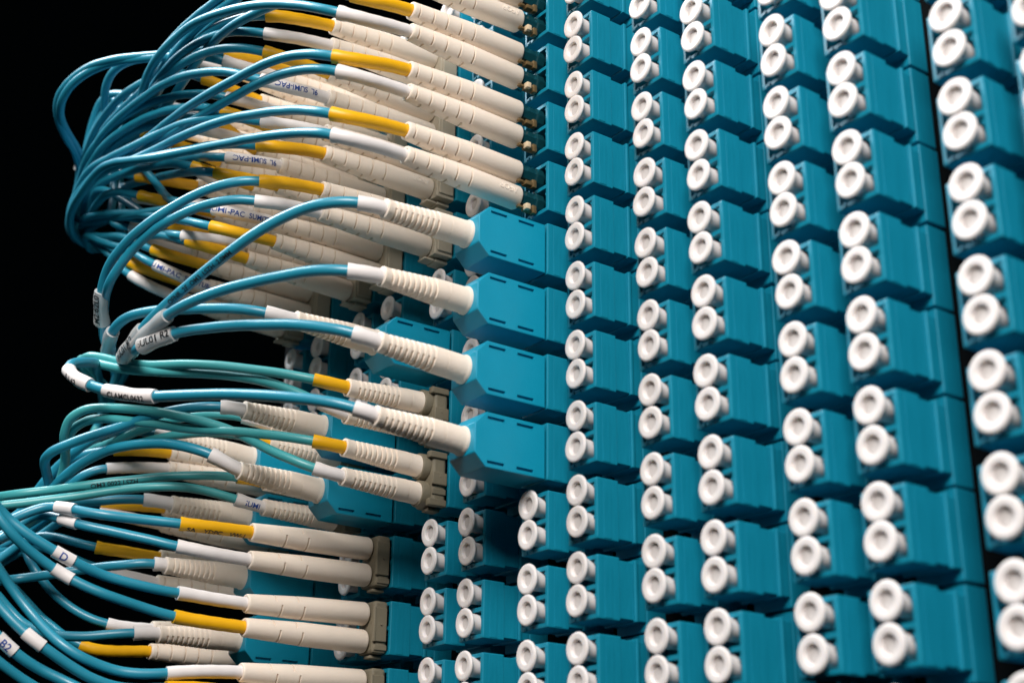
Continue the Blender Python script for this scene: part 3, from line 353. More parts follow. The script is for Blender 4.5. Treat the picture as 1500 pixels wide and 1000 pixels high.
{'style':'long','col':6,'row':5,'ends':[{'port':'u','color':'yellow','bf':[-109.2,-4.0,80.06],'br':[-109.2,-33.0,78.86],'ls':17.2,'pts':[[-109.2,-33.5,78.8],[-108.8,-38.0,78.2],[-108.4,-42.4,77.5],[-109.0,-46.8,76.8],[-111.5,-50.5,76.4],[-115.5,-52.5,76.5],[-120.0,-53.3,76.7],[-124.5,-53.7,76.9],[-129.0,-53.9,76.8],[-133.5,-53.9,76.7],[-138.0,-53.7,76.4],[-142.5,-53.4,76.1],[-147.0,-53.3,75.7],[-151.5,-53.3,75.2],[-156.0,-53.3,74.7],[-160.6,-53.4,74.4],[-165.1,-53.5,74.4],[-169.6,-53.5,74.4],[-174.1,-53.6,74.5],[-178.6,-53.7,74.6],[-183.2,-53.8,74.5],[-187.7,-53.8,74.2],[-192.2,-53.8,73.6],[-196.6,-53.6,72.8],[-201.0,-53.4,72.0],[-205.5,-53.2,71.1],[-209.9,-53.0,70.3],[-214.4,-52.8,69.4],[-218.7,-52.7,68.3],[-223.2,-52.5,67.3],[-227.6,-52.3,66.8],[-232.2,-52.1,66.7],[-236.7,-52.0,66.5],[-241.1,-52.3,65.8],[-245.4,-52.9,64.5],[-249.8,-53.2,63.3],[-254.2,-53.0,62.4],[-258.6,-52.4,61.5],[-263.0,-51.7,60.6],[-267.2,-50.8,59.2],[-271.2,-49.5,57.5],[-274.4,-47.0,55.7],[-277.1,-43.6,54.6],[-280.1,-40.3,55.1],[-283.6,-37.8,56.5],[-287.1,-35.6,58.3],[-290.8,-33.6,60.1],[-294.3,-31.6,62.0],[-297.9,-29.5,63.8],[-301.4,-27.3,65.6],[-304.8,-24.9,67.4],[-308.2,-22.5,69.2],[-311.5,-19.9,70.9],[-314.8,-17.4,72.6],[-318.1,-14.7,74.2],[-321.4,-11.9,75.7],[-324.7,-9.1,77.0],[-327.9,-6.2,78.2],[-331.1,-3.3,79.4],[-334.2,-0.1,80.4],[-337.1,3.3,81.3],[-339.6,6.9,82.0],[-341.8,10.9,82.5],[-343.8,14.9,82.9]]},{'port':'l','color':'white','bf':[-109.2,-4.0,73.82],'br':[-109.2,-33.0,72.62],'ls':17.2,'pts':[[-109.2,-33.5,72.6],[-108.8,-37.9,72.0],[-108.4,-42.3,71.3],[-109.0,-46.7,70.6],[-111.5,-50.3,70.1],[-115.6,-52.1,70.0],[-120.0,-52.7,70.0],[-124.5,-53.1,70.1],[-129.0,-53.3,70.2],[-133.5,-53.4,70.3],[-138.0,-53.5,70.3],[-142.5,-53.4,70.3],[-147.0,-53.2,70.3],[-151.5,-53.0,70.1],[-156.0,-53.1,69.7],[-160.5,-53.4,69.1],[-164.9,-53.7,68.8],[-169.4,-53.9,68.7],[-173.9,-53.9,68.9],[-178.4,-53.9,68.9],[-182.9,-53.9,68.7],[-187.4,-53.8,68.2],[-191.8,-53.7,67.5],[-196.3,-53.5,66.8],[-200.7,-53.3,66.2],[-205.2,-53.0,65.9],[-209.7,-52.6,65.9],[-214.2,-52.2,66.0],[-218.7,-52.1,66.0],[-223.1,-52.5,65.6],[-227.5,-53.1,64.7],[-231.9,-53.8,63.7],[-236.2,-54.3,62.7],[-240.6,-54.7,61.7],[-244.9,-54.8,60.7],[-249.3,-54.5,59.7],[-253.7,-53.9,59.0],[-258.1,-53.1,58.4],[-262.5,-52.3,58.0],[-266.9,-51.2,57.6],[-271.1,-49.8,57.0],[-274.7,-47.4,56.0],[-277.5,-44.0,55.0],[-280.2,-40.5,55.1],[-283.7,-37.9,56.5],[-287.3,-35.9,58.2],[-290.9,-34.0,60.0],[-294.5,-32.1,61.9],[-298.1,-30.2,63.8],[-301.7,-28.0,65.6],[-305.1,-25.7,67.4],[-308.3,-23.1,69.1],[-311.5,-20.4,70.8],[-314.6,-17.5,72.4],[-317.7,-14.6,73.9],[-320.8,-11.7,75.3],[-323.9,-8.7,76.6],[-327.1,-5.7,77.7],[-330.2,-2.6,78.8],[-333.2,0.5,79.7],[-336.1,3.9,80.6],[-338.8,7.4,81.4],[-341.3,11.1,82.1],[-343.7,14.8,82.8]]}],'emboss':0,'label':'duplex cord whose two blue cables drop in from the top edge into the upper bundle'},
{'style':'long','col':8,'row':4,'ends':[{'port':'u','color':'yellow','bf':[-145.1,-4.0,66.72],'br':[-145.1,-33.0,64.95],'ls':17.28,'pts':[[-145.1,-33.4,64.9],[-144.8,-37.8,63.9],[-144.5,-42.1,62.8],[-145.0,-46.5,62.0],[-147.2,-50.3,61.8],[-150.9,-52.7,62.4],[-155.1,-53.9,63.2],[-159.5,-54.9,63.8],[-163.9,-55.8,63.9],[-168.3,-56.6,63.5],[-172.7,-57.3,62.9],[-177.1,-57.6,62.2],[-181.5,-57.6,61.8],[-186.0,-57.2,61.7],[-190.5,-56.6,61.9],[-194.9,-56.0,62.0],[-199.4,-55.8,61.5],[-203.7,-56.0,60.5],[-208.0,-56.4,59.3],[-212.4,-56.8,58.6],[-216.9,-56.9,58.4],[-221.4,-57.0,58.6],[-225.9,-57.1,58.6],[-230.4,-57.1,58.3],[-234.8,-57.2,57.5],[-239.1,-57.1,56.2],[-243.3,-56.8,54.7],[-247.5,-56.3,53.3],[-251.8,-55.6,52.4],[-256.2,-54.5,51.8],[-260.4,-53.1,51.5],[-264.5,-51.3,51.5],[-268.3,-48.9,51.7],[-271.7,-46.1,52.1],[-275.1,-43.2,53.0],[-278.6,-40.7,54.3],[-282.2,-38.6,55.9],[-285.8,-36.7,57.7],[-289.5,-34.7,59.5],[-293.1,-32.8,61.3],[-296.7,-30.9,63.1],[-300.2,-28.8,65.0],[-303.7,-26.5,66.7],[-307.1,-24.1,68.5],[-310.3,-21.6,70.2],[-313.6,-19.0,71.9],[-316.8,-16.3,73.5],[-320.0,-13.6,75.1],[-323.3,-10.8,76.5],[-326.6,-8.1,77.9],[-329.9,-5.4,79.2],[-333.2,-2.6,80.4],[-336.4,0.3,81.5],[-339.3,3.6,82.4],[-341.8,7.3,83.1],[-343.7,11.3,83.4],[-345.4,15.5,83.6]]},{'port':'l','color':'white','bf':[-145.1,-4.0,60.48],'br':[-145.1,-33.0,59.49],'ls':17.13,'pts':[[-145.1,-33.5,59.4],[-144.8,-37.9,58.5],[-144.5,-42.3,57.5],[-145.1,-46.8,56.8],[-147.5,-50.4,57.3],[-151.2,-52.6,58.7],[-155.2,-53.9,60.2],[-159.5,-55.1,61.3],[-163.8,-56.3,61.9],[-168.2,-57.3,62.1],[-172.7,-58.0,62.1],[-177.2,-58.4,62.0],[-181.7,-58.4,62.0],[-186.2,-58.2,62.1],[-190.7,-57.8,62.2],[-195.2,-57.3,62.0],[-199.6,-57.2,60.9],[-203.9,-57.3,59.4],[-208.2,-57.6,58.1],[-212.7,-57.8,57.5],[-217.2,-58.0,57.4],[-221.7,-58.2,57.1],[-226.2,-58.3,56.5],[-230.7,-58.3,55.8],[-235.1,-58.0,55.4],[-239.6,-57.4,55.3],[-244.1,-56.6,55.3],[-248.5,-55.8,55.0],[-252.9,-55.0,54.2],[-257.2,-54.1,53.2],[-261.5,-52.8,52.3],[-265.4,-50.7,51.8],[-268.9,-47.9,51.5],[-272.1,-44.7,51.9],[-275.6,-41.9,52.9],[-279.2,-39.7,54.4],[-282.9,-37.8,56.2],[-286.7,-36.0,58.0],[-290.4,-34.2,59.8],[-294.1,-32.4,61.7],[-297.7,-30.5,63.6],[-301.3,-28.4,65.4],[-304.7,-26.1,67.2],[-308.0,-23.4,68.9],[-311.0,-20.5,70.6],[-314.0,-17.5,72.2],[-317.1,-14.5,73.7],[-320.3,-11.7,75.1],[-323.7,-9.0,76.5],[-327.1,-6.4,77.9],[-330.5,-3.8,79.2],[-333.9,-1.0,80.4],[-337.0,2.2,81.5],[-339.5,5.8,82.1],[-341.3,10.0,82.3],[-342.5,14.3,82.3]]}],'emboss':0,'label':''},
{'style':'long','col':8,'row':3,'ends':[{'port':'u','color':'yellow','bf':[-145.1,-4.0,51.62],'br':[-145.1,-33.0,51.84],'ls':16.43,'pts':[[-145.1,-33.6,51.8],[-144.8,-38.0,51.6],[-144.6,-42.6,51.4],[-145.4,-47.0,51.7],[-147.9,-50.4,52.8],[-151.5,-52.4,54.4],[-155.6,-53.8,56.0],[-159.7,-54.9,57.3],[-164.0,-55.8,58.4],[-168.4,-56.5,59.3],[-172.8,-57.0,60.0],[-177.3,-57.3,60.6],[-181.7,-57.5,60.8],[-186.3,-57.6,60.8],[-190.7,-57.9,60.4],[-195.2,-58.5,59.7],[-199.6,-59.1,59.0],[-204.1,-59.5,58.7],[-208.6,-59.6,58.8],[-213.1,-59.7,58.9],[-217.6,-59.7,59.1],[-222.1,-59.6,59.2],[-226.6,-59.3,58.7],[-230.8,-58.9,57.4],[-234.9,-58.2,55.7],[-239.2,-57.5,54.6],[-243.7,-56.8,54.1],[-248.1,-56.1,53.5],[-252.4,-55.4,52.6],[-256.8,-54.3,51.8],[-261.1,-53.0,51.6],[-265.1,-51.1,51.6],[-268.8,-48.4,51.7],[-272.0,-45.3,52.0],[-275.2,-42.3,52.8],[-278.8,-39.9,54.3],[-282.4,-37.8,56.0],[-286.0,-35.9,57.8],[-289.7,-33.9,59.7],[-293.3,-32.0,61.5],[-296.8,-30.0,63.4],[-300.4,-27.8,65.2],[-303.8,-25.5,66.9],[-307.3,-23.2,68.7],[-310.7,-20.8,70.5],[-314.0,-18.3,72.2],[-317.3,-15.7,73.8],[-320.5,-12.9,75.3],[-323.7,-9.9,76.6],[-326.7,-6.8,77.7],[-329.7,-3.5,78.6],[-332.6,-0.2,79.6],[-335.5,3.1,80.5],[-338.5,6.4,81.5],[-341.4,9.7,82.5],[-344.3,12.9,83.4],[-347.2,16.2,84.4]]},{'port':'l','color':'white','bf':[-145.1,-4.0,45.38],'br':[-145.1,-33.0,45.27],'ls':16.9,'pts':[[-145.1,-33.6,45.2],[-144.7,-38.0,44.7],[-144.5,-42.5,44.0],[-145.1,-47.0,44.0],[-147.5,-50.6,45.1],[-151.0,-52.5,47.1],[-154.8,-53.5,49.2],[-158.9,-54.4,51.1],[-163.0,-55.3,52.7],[-167.2,-56.1,54.1],[-171.5,-56.9,55.4],[-175.9,-57.7,56.4],[-180.3,-58.3,57.2],[-184.7,-58.9,57.8],[-189.2,-59.3,58.1],[-193.7,-59.7,58.3],[-198.3,-60.0,58.6],[-202.8,-60.3,58.7],[-207.3,-60.5,58.8],[-211.8,-60.7,58.6],[-216.4,-60.8,58.2],[-220.8,-60.6,57.7],[-225.3,-60.0,57.0],[-229.7,-59.2,56.3],[-234.1,-58.3,55.6],[-238.5,-57.6,54.9],[-242.9,-57.0,54.2],[-247.3,-56.4,53.2],[-251.6,-55.6,51.9],[-255.9,-54.6,50.9],[-260.1,-53.0,50.5],[-264.2,-51.0,50.5],[-267.8,-48.4,50.9],[-271.3,-45.5,51.6],[-274.8,-42.8,52.7],[-278.4,-40.6,54.2],[-282.1,-38.5,55.9],[-285.7,-36.6,57.6],[-289.4,-34.7,59.5],[-293.1,-32.8,61.3],[-296.7,-30.8,63.2],[-300.3,-28.7,65.0],[-303.8,-26.5,66.8],[-307.3,-24.1,68.6],[-310.6,-21.6,70.3],[-313.9,-19.0,72.1],[-317.1,-16.3,73.7],[-320.3,-13.4,75.2],[-323.5,-10.5,76.6],[-326.6,-7.4,77.7],[-329.7,-4.2,78.8],[-332.6,-1.0,79.7],[-335.6,2.4,80.7],[-338.5,5.7,81.6],[-341.3,9.1,82.5],[-344.1,12.6,83.4],[-346.9,16.1,84.3]],'text':('9L  SUMI-PAC','blue',1)}],'emboss':0,'label':''},
{'style':'long','col':8,'row':2,'ends':[{'port':'u','color':'white','bf':[-145.1,-4.0,36.52],'br':[-145.1,-33.0,36.01],'ls':15.86,'pts':[[-145.1,-33.5,35.9],[-144.7,-38.0,35.1],[-144.5,-42.4,34.3],[-145.6,-46.8,34.0],[-148.6,-49.8,35.0],[-152.5,-51.3,36.7],[-156.5,-52.2,38.4],[-160.7,-53.1,39.9],[-164.9,-54.2,41.2],[-169.2,-55.0,42.4],[-173.5,-55.5,43.6],[-177.9,-55.7,44.8],[-182.3,-55.9,45.8],[-186.7,-56.3,46.6],[-191.1,-57.2,46.9],[-195.5,-58.2,47.0],[-200.0,-58.9,47.4],[-204.4,-59.3,48.1],[-208.9,-59.6,48.9],[-213.3,-59.9,49.6],[-217.8,-60.5,50.1],[-222.3,-60.9,50.3],[-226.8,-60.9,50.0],[-231.2,-60.5,49.3],[-235.7,-59.8,48.7],[-240.1,-58.9,48.3],[-244.5,-58.0,48.2],[-248.8,-56.8,48.0],[-253.1,-55.2,47.6],[-257.0,-53.1,47.3],[-260.7,-50.4,47.5],[-264.2,-47.7,48.2],[-267.8,-45.2,49.4],[-271.4,-43.0,50.9],[-275.2,-41.1,52.6],[-278.9,-39.3,54.4],[-282.7,-37.6,56.2],[-286.4,-35.8,58.0],[-290.2,-34.0,59.9],[-293.8,-32.2,61.8],[-297.5,-30.3,63.6],[-301.1,-28.2,65.4],[-304.5,-25.9,67.2],[-307.8,-23.3,68.9],[-311.0,-20.6,70.6],[-314.1,-17.7,72.2],[-317.2,-14.9,73.8],[-320.5,-12.0,75.2],[-323.7,-9.2,76.5],[-327.0,-6.4,77.8],[-330.3,-3.5,79.0],[-333.6,-0.6,80.2],[-336.7,2.5,81.3],[-339.7,5.7,82.2],[-342.5,9.2,83.1],[-345.1,12.8,83.9],[-347.7,16.4,84.6]]},{'port':'l','color':'yellow','bf':[-145.1,-4.0,30.28],'br':[-145.1,-33.0,30.52],'ls':16.67,'pts':[[-145.1,-33.5,30.5],[-144.7,-37.9,29.6],[-144.4,-42.2,28.5],[-145.1,-46.5,27.8],[-147.8,-49.9,28.2],[-151.7,-51.5,29.6],[-155.8,-52.0,31.2],[-160.0,-52.5,32.7],[-164.2,-52.9,34.2],[-168.4,-53.4,35.5],[-172.7,-53.9,36.7],[-176.9,-54.5,37.9],[-181.2,-55.3,38.9],[-185.5,-56.3,39.8],[-189.7,-57.2,40.8],[-194.0,-57.9,41.9],[-198.3,-58.3,43.1],[-202.5,-58.6,44.4],[-206.8,-58.9,45.5],[-211.2,-59.2,46.4],[-215.6,-59.6,47.1],[-220.0,-59.9,47.7],[-224.4,-60.1,48.0],[-228.9,-60.1,48.2],[-233.3,-60.0,47.9],[-237.7,-59.5,47.1],[-241.9,-58.7,46.0],[-246.1,-57.5,45.1],[-250.2,-55.7,44.7],[-254.0,-53.5,44.9],[-257.6,-51.0,45.6],[-261.2,-48.5,46.7],[-264.8,-46.2,48.0],[-268.4,-44.2,49.6],[-272.2,-42.3,51.2],[-275.9,-40.6,53.0],[-279.6,-38.9,54.8],[-283.3,-37.2,56.6],[-287.0,-35.5,58.4],[-290.7,-33.8,60.2],[-294.4,-32.0,62.0],[-298.0,-30.1,63.8],[-301.5,-28.1,65.6],[-305.0,-25.8,67.4],[-308.3,-23.4,69.1],[-311.5,-20.8,70.8],[-314.6,-18.1,72.4],[-317.7,-15.3,74.0],[-320.8,-12.4,75.4],[-324.1,-9.6,76.8],[-327.3,-6.9,78.0],[-330.5,-4.0,79.2],[-333.7,-1.0,80.3],[-336.5,2.3,81.2],[-338.9,6.0,81.8],[-340.7,10.0,82.1],[-342.2,14.2,82.1]]}],'emboss':0,'label':''},
{'style':'long','col':8,'row':1,'ends':[{'port':'u','color':'yellow','bf':[-145.1,-4.0,21.42],'br':[-145.1,-33.0,21.21],'ls':15.32,'pts':[[-145.1,-33.4,21.2],[-144.9,-37.9,20.5],[-144.8,-42.3,19.8],[-145.5,-46.6,19.1],[-147.4,-50.6,18.7],[-150.4,-53.8,18.2],[-154.0,-56.4,17.5],[-157.7,-58.6,16.5],[-161.3,-60.8,15.0],[-164.8,-63.0,13.2],[-168.6,-64.6,11.6],[-172.7,-65.7,10.2],[-176.8,-66.4,8.6],[-180.9,-66.8,6.8],[-184.8,-66.5,4.7],[-188.3,-65.7,2.0],[-191.5,-64.3,-0.7],[-195.0,-62.4,-2.7],[-199.0,-60.5,-3.3],[-203.1,-58.8,-2.9],[-207.1,-57.2,-1.9],[-211.1,-55.6,-0.8],[-215.1,-54.1,0.4],[-219.1,-52.5,1.8],[-223.1,-51.0,3.1],[-227.1,-49.5,4.5],[-231.0,-48.0,5.9],[-235.0,-46.5,7.3],[-239.0,-45.0,8.7],[-243.0,-43.5,10.0],[-246.9,-42.0,11.3],[-250.9,-40.4,12.6],[-254.9,-38.8,13.8],[-259.0,-37.2,14.8],[-263.0,-35.4,15.5],[-267.0,-33.6,16.1],[-271.0,-31.6,16.4],[-275.0,-29.5,16.5],[-278.9,-27.6,15.8],[-282.6,-26.3,13.8],[-285.4,-26.1,10.4],[-286.9,-26.9,6.3],[-287.9,-28.0,2.0],[-288.3,-29.4,-2.2],[-288.3,-31.0,-6.3],[-287.5,-32.8,-10.3],[-286.1,-34.7,-14.1],[-284.0,-36.7,-17.5],[-281.6,-38.7,-20.7],[-279.0,-40.7,-23.8],[-276.4,-42.7,-26.7],[-273.6,-44.8,-29.5],[-270.8,-46.9,-32.3],[-267.9,-49.1,-34.9],[-264.9,-51.3,-37.4],[-261.9,-53.5,-39.8],[-258.9,-55.9,-42.1],[-256.0,-58.4,-44.3],[-253.3,-61.3,-46.5],[-250.8,-64.4,-48.5],[-248.5,-67.7,-50.4]],'wrap':[[0.25,0.283]]},{'port':'l','color':'white','bf':[-145.1,-4.0,15.18],'br':[-145.1,-33.0,15.4],'ls':15.8,'pts':[[-145.1,-33.6,15.4],[-144.9,-38.1,14.9],[-144.8,-42.6,14.4],[-145.6,-47.0,14.0],[-147.7,-51.0,14.1],[-150.9,-54.2,14.0],[-154.5,-56.8,13.6],[-158.3,-59.2,12.7],[-162.3,-61.1,11.7],[-166.5,-62.5,10.8],[-170.7,-63.6,9.5],[-174.7,-64.6,7.7],[-178.3,-65.6,5.1],[-182.1,-66.0,2.6],[-186.3,-65.2,1.4],[-190.6,-63.8,1.3],[-194.9,-62.3,1.8],[-199.1,-60.9,2.7],[-203.2,-59.4,3.8],[-207.3,-57.9,5.0],[-211.4,-56.5,6.3],[-215.5,-55.0,7.7],[-219.6,-53.5,9.0],[-223.6,-52.0,10.4],[-227.7,-50.5,11.7],[-231.8,-48.9,13.1],[-235.8,-47.3,14.3],[-239.9,-45.8,15.5],[-244.0,-44.1,16.7],[-248.1,-42.5,17.7],[-252.2,-40.7,18.5],[-256.3,-38.9,19.0],[-260.4,-36.9,19.2],[-264.4,-34.7,19.1],[-268.3,-32.5,18.7],[-272.1,-30.3,17.7],[-275.9,-28.5,16.0],[-279.3,-27.5,13.2],[-281.8,-27.4,9.5],[-283.5,-28.0,5.3],[-284.4,-29.2,1.0],[-284.5,-30.6,-3.3],[-284.1,-32.3,-7.5],[-283.2,-34.2,-11.5],[-281.7,-36.2,-15.3],[-279.9,-38.2,-18.9],[-277.7,-40.2,-22.4],[-275.4,-42.4,-25.6],[-272.9,-44.5,-28.7],[-270.2,-46.7,-31.7],[-267.4,-48.9,-34.5],[-264.4,-51.1,-37.1],[-261.3,-53.3,-39.6],[-258.2,-55.7,-41.9],[-255.2,-58.2,-44.2],[-252.5,-61.1,-46.4],[-250.2,-64.4,-48.4],[-248.0,-67.9,-50.4]]}],'emboss':0,'label':''},
{'style':'shroud','col':8,'row':-1,'ends':[{'port':'m','color':'white','bf':[-145.1,-16.2,-12.3],'br':[-145.1,-37.0,-11.87],'ls':6.82,'pts':[[-145.1,-35.6,-11.9],[-145.3,-40.1,-11.8],[-146.8,-44.3,-11.3],[-149.7,-47.6,-10.5],[-153.2,-50.2,-9.8],[-157.0,-52.6,-9.2],[-160.9,-54.8,-8.6],[-164.7,-56.9,-8.0],[-168.7,-59.0,-7.4],[-172.8,-60.7,-7.0],[-177.0,-62.1,-6.8],[-181.4,-62.8,-7.1],[-185.8,-62.8,-8.1],[-190.0,-61.9,-9.3],[-194.2,-60.4,-9.7],[-198.4,-58.9,-9.0],[-202.4,-57.4,-7.9],[-206.5,-55.9,-6.6],[-210.5,-54.5,-5.2],[-214.4,-53.0,-3.8],[-218.4,-51.5,-2.3],[-222.4,-50.1,-0.8],[-226.4,-48.6,0.7],[-230.3,-47.1,2.2],[-234.3,-45.7,3.7],[-238.3,-44.2,5.1],[-242.2,-42.7,6.6],[-246.2,-41.2,8.0],[-250.2,-39.6,9.3],[-254.2,-38.1,10.6],[-258.3,-36.5,11.7],[-262.3,-34.8,12.6],[-266.4,-33.0,13.1],[-270.4,-31.0,13.3],[-274.4,-29.1,12.9],[-278.3,-27.6,11.4],[-281.6,-27.3,8.4],[-283.7,-28.1,4.5],[-284.9,-29.3,0.4],[-285.5,-30.7,-3.8],[-285.4,-32.3,-8.0],[-284.5,-34.1,-12.0],[-282.9,-36.1,-15.7],[-280.7,-38.0,-19.1],[-278.1,-40.0,-22.2],[-275.5,-42.0,-25.2],[-272.7,-44.1,-28.1],[-270.0,-46.2,-30.9],[-267.3,-48.4,-33.7],[-264.5,-50.7,-36.5],[-261.8,-53.0,-39.1],[-259.1,-55.5,-41.7],[-256.4,-58.2,-44.1],[-253.8,-61.1,-46.3],[-251.4,-64.3,-48.3],[-249.0,-67.6,-50.2]],'wrap':[[0.218,0.4]]}],'emboss':0,'label':''},
{'style':'ribbed','col':8,'row':-2,'ends':[{'port':'u','color':'yellow','bf':[-145.1,-3.0,-23.88],'br':[-145.1,-23.5,-24.43],'ls':7.79,'pts':[[-145.1,-22.2,-24.4],[-145.1,-26.7,-24.4],[-146.1,-31.0,-24.0],[-148.6,-34.6,-23.2],[-151.8,-37.6,-22.2],[-155.2,-40.4,-21.3],[-158.4,-43.4,-20.5],[-161.6,-46.5,-19.8],[-165.0,-49.3,-19.2],[-168.7,-51.9,-18.6],[-172.5,-54.1,-18.1],[-176.5,-56.1,-17.5],[-180.3,-58.2,-16.7],[-184.1,-60.4,-15.6],[-187.6,-62.8,-14.2],[-191.2,-65.2,-13.1],[-195.5,-65.3,-12.4],[-199.7,-64.1,-11.3],[-203.8,-62.7,-10.1],[-207.8,-61.2,-8.8],[-211.8,-59.7,-7.5],[-215.8,-58.1,-6.2],[-219.8,-56.5,-4.9],[-223.8,-54.9,-3.6],[-227.8,-53.2,-2.4],[-231.7,-51.6,-1.2],[-235.7,-49.9,-0.1],[-239.7,-48.1,0.9],[-243.7,-46.3,1.9],[-247.6,-44.4,2.9],[-251.6,-42.5,3.9],[-255.5,-40.5,4.7],[-259.4,-38.5,5.6],[-263.3,-36.4,6.4],[-267.1,-34.2,7.2],[-270.9,-32.0,7.9],[-274.8,-29.8,8.3],[-278.9,-28.2,7.6],[-282.2,-28.3,4.6],[-283.8,-29.5,0.6],[-284.5,-30.9,-3.5],[-284.4,-32.5,-7.7],[-283.9,-34.2,-11.8],[-282.7,-36.1,-15.7],[-281.0,-38.1,-19.3],[-279.0,-40.2,-22.7],[-276.7,-42.3,-26.0],[-274.3,-44.5,-29.1],[-271.7,-46.6,-32.0],[-268.8,-48.8,-34.7],[-265.7,-50.9,-37.1],[-262.5,-53.0,-39.4],[-259.3,-55.2,-41.6],[-256.2,-57.7,-43.8],[-253.5,-60.6,-46.0],[-251.4,-63.9,-48.1],[-249.6,-67.4,-50.1]],'green':1},{'port':'l','color':'white','bf':[-145.1,-3.0,-30.12],'br':[-145.1,-23.5,-30.76],'ls':6.28,'pts':[[-145.1,-22.2,-30.8],[-145.3,-26.6,-30.0],[-146.8,-30.5,-28.4],[-149.5,-33.5,-26.5],[-152.7,-36.1,-24.7],[-156.0,-38.7,-23.2],[-159.5,-41.4,-22.0],[-162.9,-44.2,-21.1],[-166.2,-47.2,-20.5],[-169.6,-50.2,-20.0],[-172.9,-53.1,-19.6],[-176.4,-55.9,-19.0],[-180.0,-58.6,-18.3],[-183.6,-61.1,-17.3],[-187.2,-63.4,-16.0],[-191.1,-65.1,-14.4],[-195.2,-65.4,-12.7],[-199.4,-64.7,-11.3],[-203.6,-63.5,-10.0],[-207.7,-62.2,-8.8],[-211.8,-60.7,-7.6],[-215.9,-59.2,-6.5],[-219.9,-57.6,-5.3],[-224.0,-56.0,-4.2],[-228.1,-54.4,-3.2],[-232.1,-52.7,-2.1],[-236.1,-51.0,-1.1],[-240.2,-49.2,-0.1],[-244.2,-47.3,0.8],[-248.1,-45.4,1.8],[-252.1,-43.4,2.6],[-256.1,-41.4,3.4],[-260.0,-39.4,4.2],[-263.9,-37.3,5.0],[-267.8,-35.2,5.9],[-271.6,-33.0,6.7],[-275.5,-30.8,7.4],[-279.5,-29.0,6.8],[-282.2,-28.9,3.5],[-283.5,-30.0,-0.6],[-284.5,-31.3,-4.8],[-284.9,-32.9,-9.0],[-284.2,-34.7,-13.1],[-282.4,-36.6,-16.7],[-280.0,-38.6,-20.0],[-277.2,-40.5,-22.9],[-274.4,-42.5,-25.8],[-271.5,-44.6,-28.6],[-268.7,-46.7,-31.4],[-266.1,-49.0,-34.3],[-263.6,-51.4,-37.2],[-261.2,-54.0,-40.0],[-258.7,-56.6,-42.7],[-256.0,-59.4,-45.1],[-253.2,-62.2,-47.1],[-250.3,-65.1,-48.9],[-247.3,-68.1,-50.6]],'green':1}],'emboss':0,'label':''},
{'style':'ribbed','col':8,'row':-3,'ends':[{'port':'u','color':'yellow','bf':[-145.1,-3.0,-38.98],'br':[-145.1,-23.5,-38.15],'ls':7.02,'pts':[[-145.1,-22.2,-38.2],[-145.2,-26.6,-38.1],[-146.6,-30.7,-37.7],[-149.5,-33.9,-36.9],[-153.0,-36.6,-36.0],[-156.6,-39.0,-35.2],[-160.2,-41.4,-34.4],[-164.1,-43.4,-33.6],[-168.1,-45.1,-32.8],[-172.0,-46.9,-31.9],[-175.7,-49.2,-31.0],[-179.2,-51.8,-30.0],[-182.5,-54.5,-29.2],[-186.0,-57.1,-28.4],[-189.9,-59.1,-27.4],[-194.0,-60.4,-26.5],[-198.2,-61.8,-26.2],[-202.1,-63.4,-27.4],[-206.0,-63.4,-29.5],[-209.5,-62.3,-31.8],[-212.9,-61.2,-34.5],[-216.3,-60.9,-37.3],[-219.7,-61.2,-40.1],[-222.7,-62.5,-43.1],[-224.9,-64.9,-46.1],[-225.7,-68.1,-48.9],[-224.8,-71.7,-51.4],[-223.0,-75.1,-53.4]],'green':1},{'port':'l','color':'white','bf':[-145.1,-3.0,-45.22],'br':[-145.1,-23.5,-44.65],'ls':6.47,'pts':[[-145.1,-22.3,-44.7],[-145.3,-26.7,-44.3],[-146.8,-30.8,-43.3],[-149.5,-33.9,-41.6],[-152.8,-36.2,-39.7],[-156.3,-38.2,-37.5],[-159.7,-40.1,-35.4],[-163.1,-42.3,-33.4],[-166.3,-45.0,-31.8],[-169.5,-47.8,-30.4],[-173.0,-50.3,-29.2],[-176.7,-52.7,-28.0],[-180.4,-55.0,-27.0],[-184.2,-57.2,-26.1],[-188.0,-59.4,-25.3],[-191.9,-61.7,-24.7],[-195.7,-63.9,-24.8],[-199.6,-65.5,-26.3],[-203.2,-65.2,-29.0],[-206.6,-63.5,-31.2],[-210.5,-61.7,-32.8],[-214.1,-60.8,-35.1],[-216.9,-61.2,-38.5],[-218.2,-62.8,-42.5],[-218.5,-65.2,-46.2],[-218.8,-68.2,-49.5],[-220.0,-71.8,-51.9],[-221.9,-75.5,-53.6]],'green':1}],'emboss':0,'label':''},
